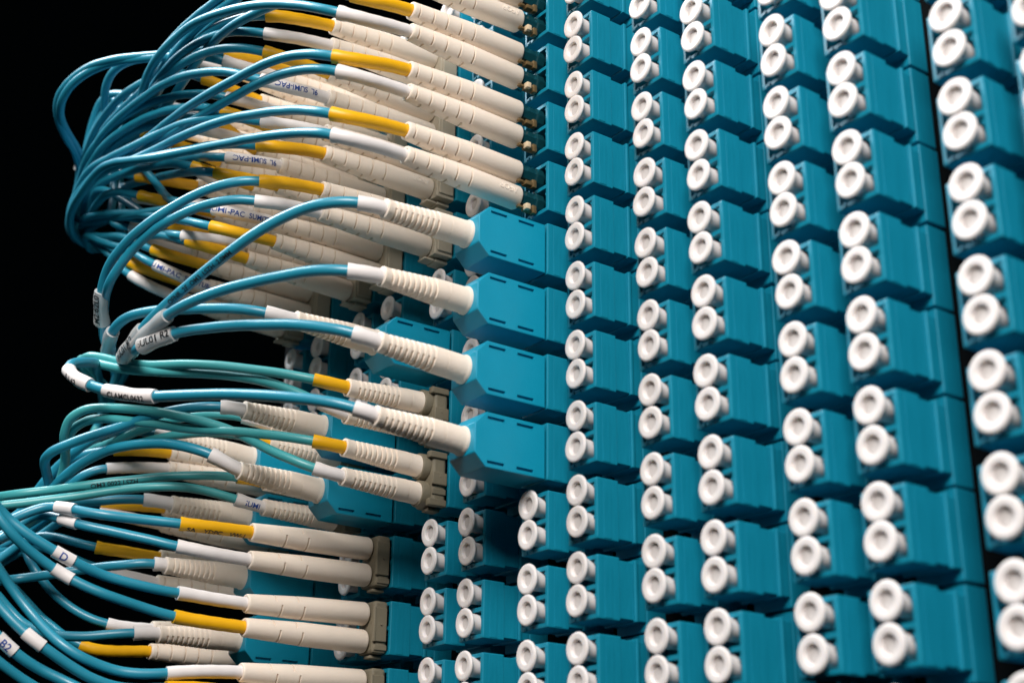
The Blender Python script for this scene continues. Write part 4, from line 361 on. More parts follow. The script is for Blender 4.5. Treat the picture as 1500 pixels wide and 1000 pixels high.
{'style':'long','col':9,'row':4,'ends':[{'port':'u','color':'yellow','bf':[-167.5,-4.0,67.31],'br':[-167.5,-33.0,64.89],'ls':16.89,'pts':[[-167.5,-33.5,64.8],[-167.2,-37.9,64.0],[-167.0,-42.3,63.2],[-167.6,-46.7,62.7],[-169.4,-50.7,63.1],[-172.6,-53.7,64.1],[-176.3,-56.0,65.1],[-180.2,-58.0,65.8],[-184.2,-60.0,66.4],[-188.1,-62.1,67.2],[-192.0,-64.2,68.0],[-196.0,-66.2,68.8],[-200.1,-67.8,69.5],[-204.3,-69.1,70.2],[-208.7,-70.1,70.6],[-213.1,-71.0,70.5],[-217.4,-71.8,69.7],[-221.7,-72.0,68.6],[-225.9,-71.1,67.1],[-229.6,-69.2,65.5],[-233.1,-66.6,64.5],[-236.7,-63.9,64.2],[-240.3,-61.3,64.5],[-244.1,-58.9,64.6],[-248.0,-56.6,64.3],[-251.9,-54.7,63.4],[-256.0,-53.4,62.0],[-260.1,-52.4,60.5],[-264.2,-51.6,59.0],[-268.4,-50.6,57.7],[-272.5,-49.1,56.7],[-276.3,-46.8,56.1],[-279.8,-43.9,56.1],[-283.0,-40.9,56.8],[-286.4,-38.2,58.0],[-289.8,-35.8,59.6],[-293.3,-33.6,61.3],[-296.8,-31.4,63.1],[-300.2,-29.1,64.9],[-303.6,-26.7,66.7],[-306.9,-24.3,68.4],[-310.2,-21.8,70.1],[-313.5,-19.2,71.8],[-316.7,-16.5,73.5],[-319.9,-13.8,75.0],[-323.1,-11.0,76.4],[-326.3,-8.0,77.7],[-329.4,-5.0,78.8],[-332.5,-1.9,79.8],[-335.5,1.3,80.8],[-338.3,4.7,81.7],[-340.9,8.2,82.4],[-343.4,11.9,83.1],[-345.8,15.6,83.8]]},{'port':'l','color':'white','bf':[-167.5,-4.0,61.07],'br':[-167.5,-33.0,61.09],'ls':16.87,'pts':[[-167.5,-33.5,61.1],[-167.2,-37.9,60.7],[-167.0,-42.4,60.3],[-167.5,-46.8,60.2],[-169.3,-50.7,61.0],[-172.4,-53.6,62.4],[-176.0,-55.8,63.6],[-179.9,-57.9,64.6],[-183.8,-59.8,65.5],[-187.7,-61.8,66.4],[-191.7,-63.6,67.3],[-195.7,-65.4,68.3],[-199.8,-67.0,69.0],[-204.0,-68.4,69.4],[-208.2,-69.7,69.4],[-212.5,-70.9,68.8],[-216.7,-71.6,67.7],[-221.0,-71.5,66.4],[-225.2,-70.3,65.6],[-229.2,-68.4,65.3],[-233.0,-66.0,65.3],[-236.6,-63.3,65.2],[-240.1,-60.6,65.2],[-243.8,-58.1,65.3],[-247.7,-55.9,65.2],[-251.7,-54.2,64.5],[-255.6,-53.1,62.7],[-259.4,-52.5,60.5],[-263.5,-51.8,58.9],[-267.7,-50.8,57.6],[-271.6,-49.2,56.2],[-275.2,-46.8,55.2],[-278.6,-43.9,55.3],[-281.9,-41.1,56.2],[-285.4,-38.6,57.5],[-288.9,-36.3,59.1],[-292.4,-34.2,60.8],[-295.9,-32.1,62.6],[-299.4,-30.0,64.4],[-302.8,-27.8,66.2],[-306.2,-25.4,67.9],[-309.5,-22.9,69.6],[-312.7,-20.4,71.4],[-315.9,-17.7,73.0],[-319.0,-15.0,74.6],[-322.2,-12.2,76.1],[-325.4,-9.4,77.4],[-328.6,-6.5,78.6],[-331.7,-3.5,79.7],[-334.7,-0.4,80.8],[-337.5,2.9,81.6],[-339.9,6.6,82.2],[-341.9,10.7,82.5],[-343.6,14.8,82.7]]}],'emboss':0,'label':''},
{'style':'long','col':9,'row':3,'ends':[{'port':'u','color':'white','bf':[-167.5,-4.0,52.21],'br':[-167.5,-33.0,51.52],'ls':15.11,'pts':[[-167.5,-33.5,51.5],[-167.2,-37.9,51.1],[-167.1,-42.4,50.8],[-168.2,-46.7,51.1],[-170.9,-50.0,52.1],[-174.7,-51.9,53.5],[-178.8,-53.2,54.9],[-182.9,-54.3,56.2],[-187.2,-55.4,57.1],[-191.4,-56.7,57.7],[-195.7,-57.8,58.0],[-200.1,-58.7,58.3],[-204.5,-59.3,58.6],[-209.0,-59.7,58.8],[-213.5,-60.0,58.7],[-217.9,-60.4,58.3],[-222.3,-60.6,57.6],[-226.7,-60.5,56.8],[-231.1,-60.0,56.0],[-235.5,-59.1,55.3],[-239.8,-58.1,54.7],[-244.1,-57.1,54.0],[-248.4,-56.2,53.4],[-252.8,-55.3,52.8],[-257.1,-54.2,52.1],[-261.2,-52.6,51.4],[-265.1,-50.5,51.0],[-268.7,-47.8,51.1],[-272.2,-45.0,51.9],[-275.6,-42.5,53.1],[-279.2,-40.2,54.6],[-282.8,-38.2,56.2],[-286.5,-36.3,58.0],[-290.1,-34.4,59.8],[-293.7,-32.4,61.7],[-297.3,-30.4,63.5],[-300.7,-28.2,65.3],[-304.1,-25.8,67.0],[-307.3,-23.2,68.7],[-310.4,-20.4,70.4],[-313.5,-17.6,72.0],[-316.6,-14.8,73.5],[-319.9,-12.0,74.9],[-323.1,-9.2,76.3],[-326.4,-6.5,77.5],[-329.8,-3.7,78.8],[-333.0,-0.9,79.9],[-336.2,2.1,81.0],[-339.1,5.3,82.0],[-341.8,8.8,82.8],[-344.4,12.4,83.6],[-346.8,16.1,84.3]]},{'port':'l','color':'yellow','bf':[-167.5,-4.0,45.97],'br':[-167.5,-33.0,46.33],'ls':16.15,'pts':[[-167.5,-33.6,46.3],[-167.2,-38.1,46.2],[-167.0,-42.6,46.2],[-167.8,-47.0,46.7],[-170.5,-50.2,48.0],[-174.3,-52.0,49.6],[-178.4,-53.2,51.1],[-182.6,-54.4,52.3],[-186.9,-55.5,53.3],[-191.3,-56.3,54.1],[-195.7,-57.1,54.9],[-200.1,-57.7,55.4],[-204.6,-58.3,55.8],[-209.1,-59.0,55.9],[-213.6,-59.5,55.9],[-218.1,-59.8,55.6],[-222.6,-59.7,55.3],[-227.1,-59.4,54.8],[-231.6,-59.0,54.2],[-236.0,-58.4,53.5],[-240.4,-57.8,52.8],[-244.8,-57.2,51.8],[-249.1,-56.4,50.7],[-253.3,-55.2,49.5],[-257.3,-53.4,48.5],[-261.1,-51.0,48.2],[-264.7,-48.3,48.7],[-268.3,-45.7,49.8],[-271.9,-43.4,51.2],[-275.6,-41.3,52.9],[-279.3,-39.4,54.6],[-283.0,-37.6,56.4],[-286.8,-35.8,58.2],[-290.5,-33.9,60.1],[-294.1,-32.0,61.9],[-297.8,-30.0,63.8],[-301.3,-27.9,65.6],[-304.8,-25.6,67.3],[-308.2,-23.2,69.1],[-311.5,-20.6,70.8],[-314.7,-17.9,72.5],[-317.9,-15.1,74.1],[-321.2,-12.4,75.6],[-324.6,-9.7,77.0],[-327.9,-7.0,78.4],[-331.3,-4.3,79.7],[-334.6,-1.5,80.9],[-337.7,1.7,81.9],[-340.1,5.5,82.5],[-341.5,9.8,82.5],[-342.2,14.2,82.1]]}],'emboss':0,'label':''},
{'style':'long','col':9,'row':2,'ends':[{'port':'u','color':'white','bf':[-167.5,-4.0,37.11],'br':[-167.5,-33.0,36.97],'ls':13.84,'pts':[[-167.5,-33.4,36.9],[-167.1,-37.8,36.1],[-167.2,-42.1,35.3],[-169.2,-46.1,35.5],[-173.1,-47.5,36.9],[-177.2,-47.5,38.7],[-181.3,-47.2,40.5],[-185.4,-46.9,42.2],[-189.6,-46.8,43.8],[-193.8,-46.8,45.3],[-198.0,-46.7,46.8],[-202.3,-46.7,48.3],[-206.5,-46.7,49.9],[-210.6,-46.7,51.5],[-214.8,-46.7,53.2],[-219.0,-46.7,54.8],[-223.2,-46.7,56.3],[-227.4,-46.7,57.8],[-231.7,-46.8,59.2],[-236.0,-46.8,60.5],[-240.3,-46.9,61.8],[-244.6,-46.8,63.0],[-248.9,-46.6,64.3],[-253.2,-46.2,65.5],[-257.5,-45.7,66.8],[-261.8,-45.2,67.9],[-266.1,-44.7,68.8],[-270.6,-44.1,68.9],[-274.9,-43.7,67.9],[-278.6,-43.3,65.4],[-280.7,-42.9,61.6],[-281.3,-42.6,57.1]],'text':('9L  SUMI-PAC','blue',1)},{'port':'l','color':'yellow','bf':[-167.5,-4.0,30.87],'br':[-167.5,-33.0,31.41],'ls':16.27,'pts':[[-167.5,-33.6,31.4],[-167.1,-38.0,30.8],[-166.8,-42.4,30.2],[-167.7,-46.7,30.1],[-170.8,-49.5,31.2],[-174.9,-50.1,32.9],[-178.9,-49.7,34.7],[-182.9,-49.1,36.5],[-187.0,-48.5,38.3],[-191.1,-48.1,40.0],[-195.2,-47.7,41.7],[-199.4,-47.4,43.3],[-203.5,-47.0,44.9],[-207.7,-46.7,46.5],[-211.9,-46.4,48.0],[-216.1,-46.1,49.5],[-220.3,-45.9,51.0],[-224.5,-45.7,52.4],[-228.7,-45.6,53.8],[-233.0,-45.4,55.2],[-237.2,-45.2,56.6],[-241.4,-44.9,58.0],[-245.6,-44.6,59.4],[-249.9,-44.2,60.9],[-254.1,-43.9,62.3],[-258.3,-43.6,63.6],[-262.7,-43.4,64.7],[-267.0,-43.4,65.7],[-271.4,-43.6,66.4],[-275.8,-43.9,66.1],[-279.6,-44.3,63.9],[-282.4,-44.7,60.4]],'ctext':'OM3 PLUS 02'}],'emboss':0,'label':''},
{'style':'long','col':9,'row':1,'ends':[{'port':'u','color':'white','bf':[-167.5,-4.0,22.01],'br':[-167.5,-33.0,21.57],'ls':16.05,'pts':[[-167.5,-33.4,21.5],[-167.1,-37.8,21.1],[-166.9,-42.3,20.6],[-167.8,-46.6,20.7],[-171.0,-49.4,21.8],[-175.0,-50.1,23.4],[-179.2,-50.2,25.1],[-183.4,-50.4,26.6],[-187.7,-50.7,28.0],[-191.9,-51.0,29.2],[-196.2,-51.3,30.5],[-200.5,-51.6,31.8],[-204.8,-51.9,33.1],[-209.1,-52.1,34.4],[-213.4,-52.3,35.7],[-217.6,-52.3,37.1],[-221.9,-52.3,38.5],[-226.1,-52.3,39.9],[-230.4,-52.4,41.2],[-234.7,-52.5,42.5],[-239.0,-52.9,43.7],[-243.3,-53.2,44.8],[-247.7,-53.0,45.9],[-251.9,-52.0,46.9],[-256.0,-50.3,47.8],[-259.9,-48.3,48.2],[-263.9,-46.2,48.5],[-267.9,-44.3,49.2],[-271.7,-42.4,50.5],[-275.5,-40.7,52.2],[-279.2,-38.9,53.9],[-282.9,-37.2,55.8],[-286.6,-35.4,57.6],[-290.2,-33.6,59.5],[-293.8,-31.7,61.4],[-297.4,-29.6,63.2],[-300.9,-27.4,64.9],[-304.2,-24.9,66.6],[-307.5,-22.3,68.2],[-310.7,-19.6,69.8],[-313.8,-16.8,71.3],[-317.1,-14.0,72.7],[-320.3,-11.3,74.1],[-323.7,-8.6,75.4],[-327.0,-5.9,76.7],[-330.3,-3.2,77.9],[-333.7,-0.4,79.2],[-337.0,2.3,80.4],[-340.3,5.0,81.7]],'text':('SUMI-PAC  SUMITUBE','blue',0)},{'port':'l','color':'yellow','bf':[-167.5,-4.0,15.77],'br':[-167.5,-33.0,16.64],'ls':16.12,'pts':[[-167.5,-33.6,16.6],[-167.1,-38.1,16.2],[-166.9,-42.5,15.8],[-167.9,-46.9,16.1],[-171.0,-49.6,17.4],[-175.0,-50.4,19.3],[-179.0,-50.4,21.2],[-183.1,-50.4,23.1],[-187.2,-50.6,25.0],[-191.3,-50.9,26.8],[-195.5,-51.2,28.6],[-199.6,-51.5,30.4],[-203.7,-51.7,32.2],[-207.9,-52.0,34.0],[-212.0,-52.4,35.6],[-216.2,-52.7,37.3],[-220.4,-53.1,38.8],[-224.7,-53.5,40.3],[-229.0,-53.9,41.6],[-233.3,-54.2,43.0],[-237.6,-54.4,44.2],[-242.0,-54.4,45.3],[-246.3,-53.6,46.2],[-250.6,-52.3,46.8],[-254.7,-50.4,47.1],[-258.7,-48.4,47.3],[-262.8,-46.5,47.7],[-266.8,-44.6,48.6],[-270.6,-42.8,50.1],[-274.5,-41.1,51.7],[-278.3,-39.4,53.5],[-282.0,-37.7,55.3],[-285.7,-36.0,57.2],[-289.4,-34.2,59.1],[-293.1,-32.3,61.0],[-296.7,-30.4,62.8],[-300.3,-28.3,64.6],[-303.8,-26.0,66.3],[-307.1,-23.4,67.9],[-310.3,-20.8,69.6],[-313.5,-17.9,71.1],[-316.6,-15.0,72.5],[-319.8,-12.1,73.9],[-322.9,-9.1,75.1],[-326.1,-6.1,76.2],[-329.2,-3.0,77.3],[-332.4,0.1,78.4],[-335.5,3.1,79.4]]}],'emboss':0,'label':''},
{'style':'shroud','col':9,'row':-2,'ends':[{'port':'m','color':'white','bf':[-167.5,-16.2,-26.81],'br':[-167.5,-37.0,-26.58],'ls':5.45,'pts':[[-167.5,-35.6,-26.6],[-167.8,-40.1,-26.6],[-169.4,-44.3,-26.8],[-172.3,-47.7,-27.0],[-175.8,-50.6,-27.4],[-179.6,-53.0,-27.9],[-183.4,-55.3,-28.7],[-187.1,-57.7,-29.6],[-190.6,-60.5,-30.6],[-193.8,-63.4,-31.8],[-197.2,-66.1,-33.1],[-201.1,-68.1,-34.2],[-205.4,-68.2,-35.3],[-209.1,-66.3,-37.0],[-212.3,-64.2,-39.5],[-215.6,-64.1,-42.5],[-218.1,-65.8,-45.8],[-219.6,-68.6,-48.9],[-220.6,-71.9,-51.8],[-221.4,-75.5,-54.6]]}],'emboss':0,'label':''},
{'style':'shroud','col':9,'row':-3,'ends':[{'port':'m','color':'white','bf':[-167.5,-16.2,-41.91],'br':[-167.5,-37.0,-40.71],'ls':7.43,'pts':[[-167.5,-35.6,-40.9],[-167.6,-39.8,-39.7],[-168.6,-43.7,-38.0],[-171.2,-46.9,-36.6],[-174.7,-49.3,-35.4],[-178.5,-51.2,-34.5],[-182.3,-53.2,-34.0],[-186.0,-55.5,-33.9],[-189.7,-58.0,-34.3],[-193.2,-60.3,-35.4],[-196.8,-62.4,-36.9],[-200.7,-63.6,-38.3],[-204.7,-64.4,-39.8],[-208.6,-65.1,-41.8],[-212.3,-65.9,-44.0],[-215.9,-67.1,-46.2],[-218.9,-69.0,-48.7],[-220.6,-72.1,-51.3],[-221.3,-75.6,-53.8]]}],'emboss':0,'label':''},
{'style':'longb','col':9,'row':-4,'ends':[{'port':'u','color':'yellow','bf':[-167.5,-3.0,-53.49],'br':[-167.5,-33.0,-54.06],'ls':16.45,'pts':[[-167.5,-33.0,-54.1],[-167.3,-37.5,-54.3],[-167.2,-42.1,-54.5],[-167.6,-46.7,-54.6],[-168.8,-51.1,-54.5],[-170.5,-55.3,-54.3],[-171.9,-59.7,-54.2],[-173.3,-64.0,-54.0],[-176.0,-67.7,-53.3],[-179.3,-70.6,-52.3],[-182.6,-73.8,-52.0],[-184.1,-77.7,-53.8],[-184.6,-81.4,-56.3],[-185.4,-85.3,-58.7]],'mark':[0.693,''],'text':('SA    YDPC    VW-1','black',0)},{'port':'l','color':'white','bf':[-167.5,-3.0,-59.73],'br':[-167.5,-33.0,-60.22],'ls':16.72,'pts':[[-167.5,-33.0,-60.2],[-167.3,-37.5,-60.2],[-167.2,-42.0,-60.1],[-167.5,-46.5,-59.8],[-168.7,-50.7,-59.3],[-170.7,-54.7,-58.4],[-172.9,-58.5,-57.6],[-174.9,-62.5,-56.8],[-177.2,-66.3,-56.0],[-180.3,-69.2,-54.8],[-184.0,-71.5,-53.4],[-187.2,-74.3,-53.0],[-189.3,-77.3,-55.4],[-189.8,-80.3,-58.6],[-188.5,-84.0,-60.9]],'mark':[0.646,'']}],'emboss':0,'label':''},
{'style':'longb','col':9,'row':-5,'ends':[{'port':'u','color':'white','bf':[-167.5,-3.0,-68.59],'br':[-167.5,-33.0,-69.77],'ls':15.72,'pts':[[-167.5,-33.0,-69.8],[-167.5,-37.5,-69.8],[-167.5,-42.0,-69.7],[-167.5,-46.6,-69.5],[-167.6,-51.1,-69.4],[-167.9,-55.6,-69.0],[-168.6,-60.0,-68.4],[-169.4,-64.4,-67.5],[-169.4,-68.8,-66.3],[-169.7,-73.0,-64.7],[-170.4,-77.0,-62.8],[-171.4,-80.9,-60.6],[-172.5,-84.4,-58.0],[-172.1,-87.9,-55.3],[-170.7,-91.4,-52.7]],'mark':[0.643,'D']},{'port':'l','color':'yellow','bf':[-167.5,-3.0,-74.83],'br':[-167.5,-33.0,-74.92],'ls':15.97,'pts':[[-167.5,-33.0,-74.9],[-167.4,-37.6,-74.9],[-167.4,-42.1,-74.8],[-167.6,-46.6,-74.6],[-167.9,-51.1,-74.1],[-168.1,-55.6,-73.3],[-167.9,-60.0,-72.5],[-168.2,-64.4,-71.5],[-169.6,-68.4,-70.0],[-171.1,-72.2,-68.1],[-171.6,-76.2,-66.0],[-171.4,-80.1,-63.8],[-171.0,-83.8,-61.2],[-171.7,-86.8,-57.9],[-173.8,-88.8,-54.4]],'mark':[0.644,'']}],'emboss':0,'label':''},
{'style':'longb','col':9,'row':-6,'ends':[{'port':'u','color':'white','bf':[-167.5,-3.0,-83.69],'br':[-167.5,-33.0,-84.45],'ls':16.37,'pts':[[-167.5,-32.8,-84.4],[-167.4,-37.1,-84.7],[-167.3,-41.5,-85.1],[-167.5,-45.8,-85.6],[-168.1,-50.1,-86.2],[-169.3,-54.3,-86.5],[-170.9,-58.3,-86.2],[-171.7,-62.5,-85.2],[-172.2,-66.6,-83.7],[-173.8,-69.9,-81.5],[-176.4,-72.2,-78.9],[-178.9,-74.3,-76.0],[-180.7,-76.8,-72.8],[-181.5,-79.5,-69.6],[-181.3,-82.5,-66.3],[-180.5,-85.4,-63.3]]},{'port':'l','color':'yellow','bf':[-167.5,-3.0,-89.93],'br':[-167.5,-33.0,-88.73],'ls':16.3,'pts':[[-167.5,-33.2,-88.7],[-167.5,-37.8,-88.6],[-167.5,-42.3,-88.6],[-167.5,-46.9,-88.9],[-167.4,-51.5,-89.4],[-167.3,-56.0,-89.9],[-167.4,-60.6,-89.7],[-167.9,-65.0,-88.5],[-168.4,-69.1,-86.6],[-168.7,-73.1,-84.4],[-169.4,-76.9,-82.0],[-170.9,-80.2,-79.2],[-172.5,-83.2,-76.1],[-173.6,-86.2,-72.8]],'mark':[0.769,'']}],'emboss':0,'label':''},
{'style':'longb','col':9,'row':-7,'ends':[{'port':'u','color':'white','bf':[-167.5,-3.0,-98.79],'br':[-167.5,-33.0,-99.29],'ls':17.04,'pts':[[-167.5,-33.1,-99.3],[-167.5,-37.6,-99.8],[-167.5,-42.0,-100.3],[-167.5,-46.5,-100.3],[-167.4,-50.8,-99.5],[-167.2,-54.9,-97.7],[-167.1,-58.7,-95.4],[-167.5,-62.4,-93.0],[-168.7,-66.2,-90.9],[-170.6,-69.7,-89.1],[-171.9,-73.6,-87.4],[-172.1,-77.6,-85.5],[-172.3,-81.3,-83.0],[-172.6,-84.8,-80.2]],'mark':[0.923,'B2']},{'port':'l','color':'yellow','bf':[-167.5,-3.0,-105.03],'br':[-167.5,-33.0,-105.53],'ls':17.04,'pts':[[-167.5,-32.9,-105.5],[-167.4,-37.4,-106.0],[-167.4,-41.9,-106.6],[-167.4,-46.4,-106.6],[-167.8,-50.7,-105.4],[-168.4,-54.4,-103.0],[-169.2,-57.8,-100.1],[-170.2,-61.2,-97.3],[-171.3,-65.0,-95.1],[-172.4,-68.9,-93.1],[-173.2,-72.8,-91.2],[-173.5,-76.9,-89.2],[-173.1,-80.9,-87.1],[-172.7,-84.8,-84.8]]}],'emboss':0,'label':'duplex cord crossing the bottom left corner,blue cables with the marker reading B2'},
{'style':'long','col':10,'row':4,'ends':[{'port':'u','color':'white','bf':[-182.0,-4.0,67.69],'br':[-182.0,-33.0,67.55],'ls':16.52,'pts':[[-182.0,-33.4,67.5],[-181.7,-37.9,67.3],[-181.6,-42.4,67.1],[-182.2,-46.9,67.2],[-184.2,-50.8,68.0],[-187.5,-53.5,69.3],[-191.2,-55.4,70.8],[-195.1,-57.4,72.1],[-199.0,-59.6,72.8],[-203.1,-61.4,73.2],[-207.5,-62.3,73.4],[-211.9,-62.5,73.0],[-216.2,-61.9,71.7],[-220.1,-60.5,70.0],[-223.9,-58.6,68.4],[-227.7,-56.5,67.4],[-231.8,-54.7,66.7],[-236.1,-53.5,66.1],[-240.5,-52.8,65.5],[-244.9,-52.4,64.9],[-249.4,-52.2,64.1],[-253.7,-52.1,62.8],[-257.9,-52.0,61.1],[-262.0,-51.8,59.3],[-266.1,-51.2,57.5],[-270.1,-49.9,56.1],[-273.9,-47.6,55.2],[-277.1,-44.5,54.9],[-280.3,-41.3,55.4],[-283.6,-38.6,56.6],[-287.2,-36.4,58.3],[-290.8,-34.3,60.0],[-294.3,-32.3,61.9],[-297.9,-30.2,63.7],[-301.4,-28.0,65.5],[-304.9,-25.8,67.3],[-308.3,-23.4,69.1],[-311.6,-21.0,70.9],[-315.0,-18.5,72.6],[-318.2,-15.9,74.2],[-321.5,-13.1,75.7],[-324.6,-10.1,77.0],[-327.5,-6.9,78.1],[-330.4,-3.5,79.0],[-333.3,-0.2,79.9],[-336.1,3.2,80.8],[-339.0,6.5,81.7],[-341.9,9.9,82.7],[-344.8,13.1,83.7],[-347.8,16.4,84.7]]},{'port':'l','color':'yellow','bf':[-182.0,-4.0,61.45],'br':[-182.0,-33.0,61.89],'ls':15.75,'pts':[[-182.0,-33.5,61.9],[-181.7,-38.0,62.0],[-181.6,-42.6,62.1],[-182.5,-46.9,62.9],[-185.0,-50.2,64.5],[-188.6,-52.3,66.2],[-192.7,-53.9,67.4],[-196.9,-55.6,67.8],[-201.0,-57.4,67.5],[-205.3,-58.7,67.1],[-209.8,-59.4,66.9],[-214.3,-59.6,66.8],[-218.8,-59.8,66.1],[-223.1,-60.0,64.8],[-227.4,-59.9,63.2],[-231.6,-59.4,61.7],[-235.9,-58.6,60.3],[-240.1,-57.6,59.1],[-244.4,-56.6,58.0],[-248.7,-55.6,57.0],[-253.1,-54.7,56.2],[-257.5,-53.7,55.6],[-261.9,-52.7,55.1],[-266.1,-51.2,54.4],[-270.0,-49.1,53.7],[-273.3,-46.0,53.3],[-276.5,-42.8,53.7],[-279.9,-40.1,54.9],[-283.5,-37.9,56.5],[-287.2,-35.9,58.3],[-290.9,-34.0,60.1],[-294.5,-32.1,62.0],[-298.2,-30.1,63.9],[-301.7,-28.0,65.7],[-305.2,-25.6,67.5],[-308.5,-23.2,69.2],[-311.8,-20.5,70.9],[-315.0,-17.8,72.6],[-318.2,-15.1,74.2],[-321.5,-12.3,75.7],[-324.9,-9.6,77.2],[-328.2,-6.9,78.6],[-331.6,-4.2,79.9],[-334.9,-1.4,81.1],[-338.0,1.8,82.1],[-340.4,5.6,82.7],[-341.8,9.9,82.6],[-342.5,14.3,82.3]]}],'emboss':0,'label':''},
{'style':'long','col':10,'row':3,'ends':[{'port':'u','color':'white','bf':[-182.0,-4.0,52.59],'br':[-182.0,-33.0,49.99],'ls':15.55,'pts':[[-182.0,-33.4,49.9],[-181.7,-37.8,49.3],[-181.6,-42.3,48.7],[-182.5,-46.6,48.7],[-185.3,-49.9,49.8],[-188.9,-51.8,51.4],[-192.9,-53.3,52.8],[-197.1,-54.6,53.9],[-201.3,-55.5,55.0],[-205.7,-56.0,55.9],[-210.1,-56.4,56.4],[-214.6,-57.0,56.4],[-219.0,-57.5,56.0],[-223.4,-57.9,55.5],[-227.8,-58.2,54.7],[-232.2,-58.3,53.7],[-236.6,-58.2,52.7],[-240.9,-57.9,51.6],[-245.3,-57.3,50.7],[-249.6,-56.4,50.0],[-253.9,-55.2,49.6],[-258.1,-53.7,49.5],[-262.1,-51.7,49.7],[-265.9,-49.3,50.1],[-269.4,-46.7,50.9],[-272.9,-44.0,52.0],[-276.5,-41.7,53.4],[-280.1,-39.6,55.0],[-283.7,-37.7,56.7],[-287.4,-35.7,58.5],[-291.0,-33.8,60.3],[-294.6,-31.8,62.1],[-298.1,-29.8,63.9],[-301.6,-27.6,65.7],[-305.1,-25.4,67.5],[-308.5,-23.0,69.2],[-311.8,-20.6,71.0],[-315.1,-18.0,72.7],[-318.3,-15.4,74.3],[-321.5,-12.6,75.8],[-324.6,-9.6,77.0],[-327.7,-6.6,78.2],[-330.7,-3.4,79.2],[-333.6,-0.1,80.1],[-336.3,3.4,80.9],[-338.8,7.0,81.6],[-341.1,10.8,82.1],[-343.4,14.7,82.7]]},{'port':'l','color':'yellow','bf':[-182.0,-4.0,46.35],'br':[-182.0,-33.0,47.55],'ls':11.99,'pts':[[-182.0,-33.5,47.7],[-181.8,-37.7,49.2],[-182.3,-41.7,51.2],[-184.4,-45.0,53.2],[-187.9,-47.2,55.0],[-191.8,-48.8,56.4],[-195.9,-50.1,57.7],[-200.1,-51.3,58.7],[-204.4,-52.5,59.3],[-208.7,-53.5,59.6],[-213.1,-54.4,59.8],[-217.5,-55.2,59.8],[-222.0,-55.9,59.5],[-226.4,-56.3,58.9],[-230.8,-56.6,58.0],[-235.1,-56.7,57.0],[-239.5,-56.6,55.9],[-243.8,-56.4,54.9],[-248.2,-56.0,54.2],[-252.6,-55.3,53.9],[-257.0,-54.3,53.6],[-261.2,-52.9,53.2],[-265.3,-51.1,52.5],[-268.8,-48.4,52.0],[-272.1,-45.4,52.1],[-275.5,-42.6,53.0],[-279.0,-40.2,54.4],[-282.7,-38.2,56.1],[-286.3,-36.4,57.8],[-290.0,-34.6,59.7],[-293.7,-32.7,61.5],[-297.3,-30.9,63.4],[-300.8,-28.8,65.2],[-304.3,-26.6,67.0],[-307.6,-24.2,68.7],[-310.8,-21.5,70.4],[-313.9,-18.7,72.0],[-316.9,-15.8,73.6],[-320.0,-12.8,75.0],[-323.1,-9.8,76.3],[-326.1,-6.8,77.4],[-329.2,-3.7,78.4],[-332.2,-0.5,79.4],[-334.9,3.0,80.2],[-337.5,6.6,80.9],[-339.8,10.3,81.5],[-342.1,14.2,82.1]]}],'emboss':0,'label':''},
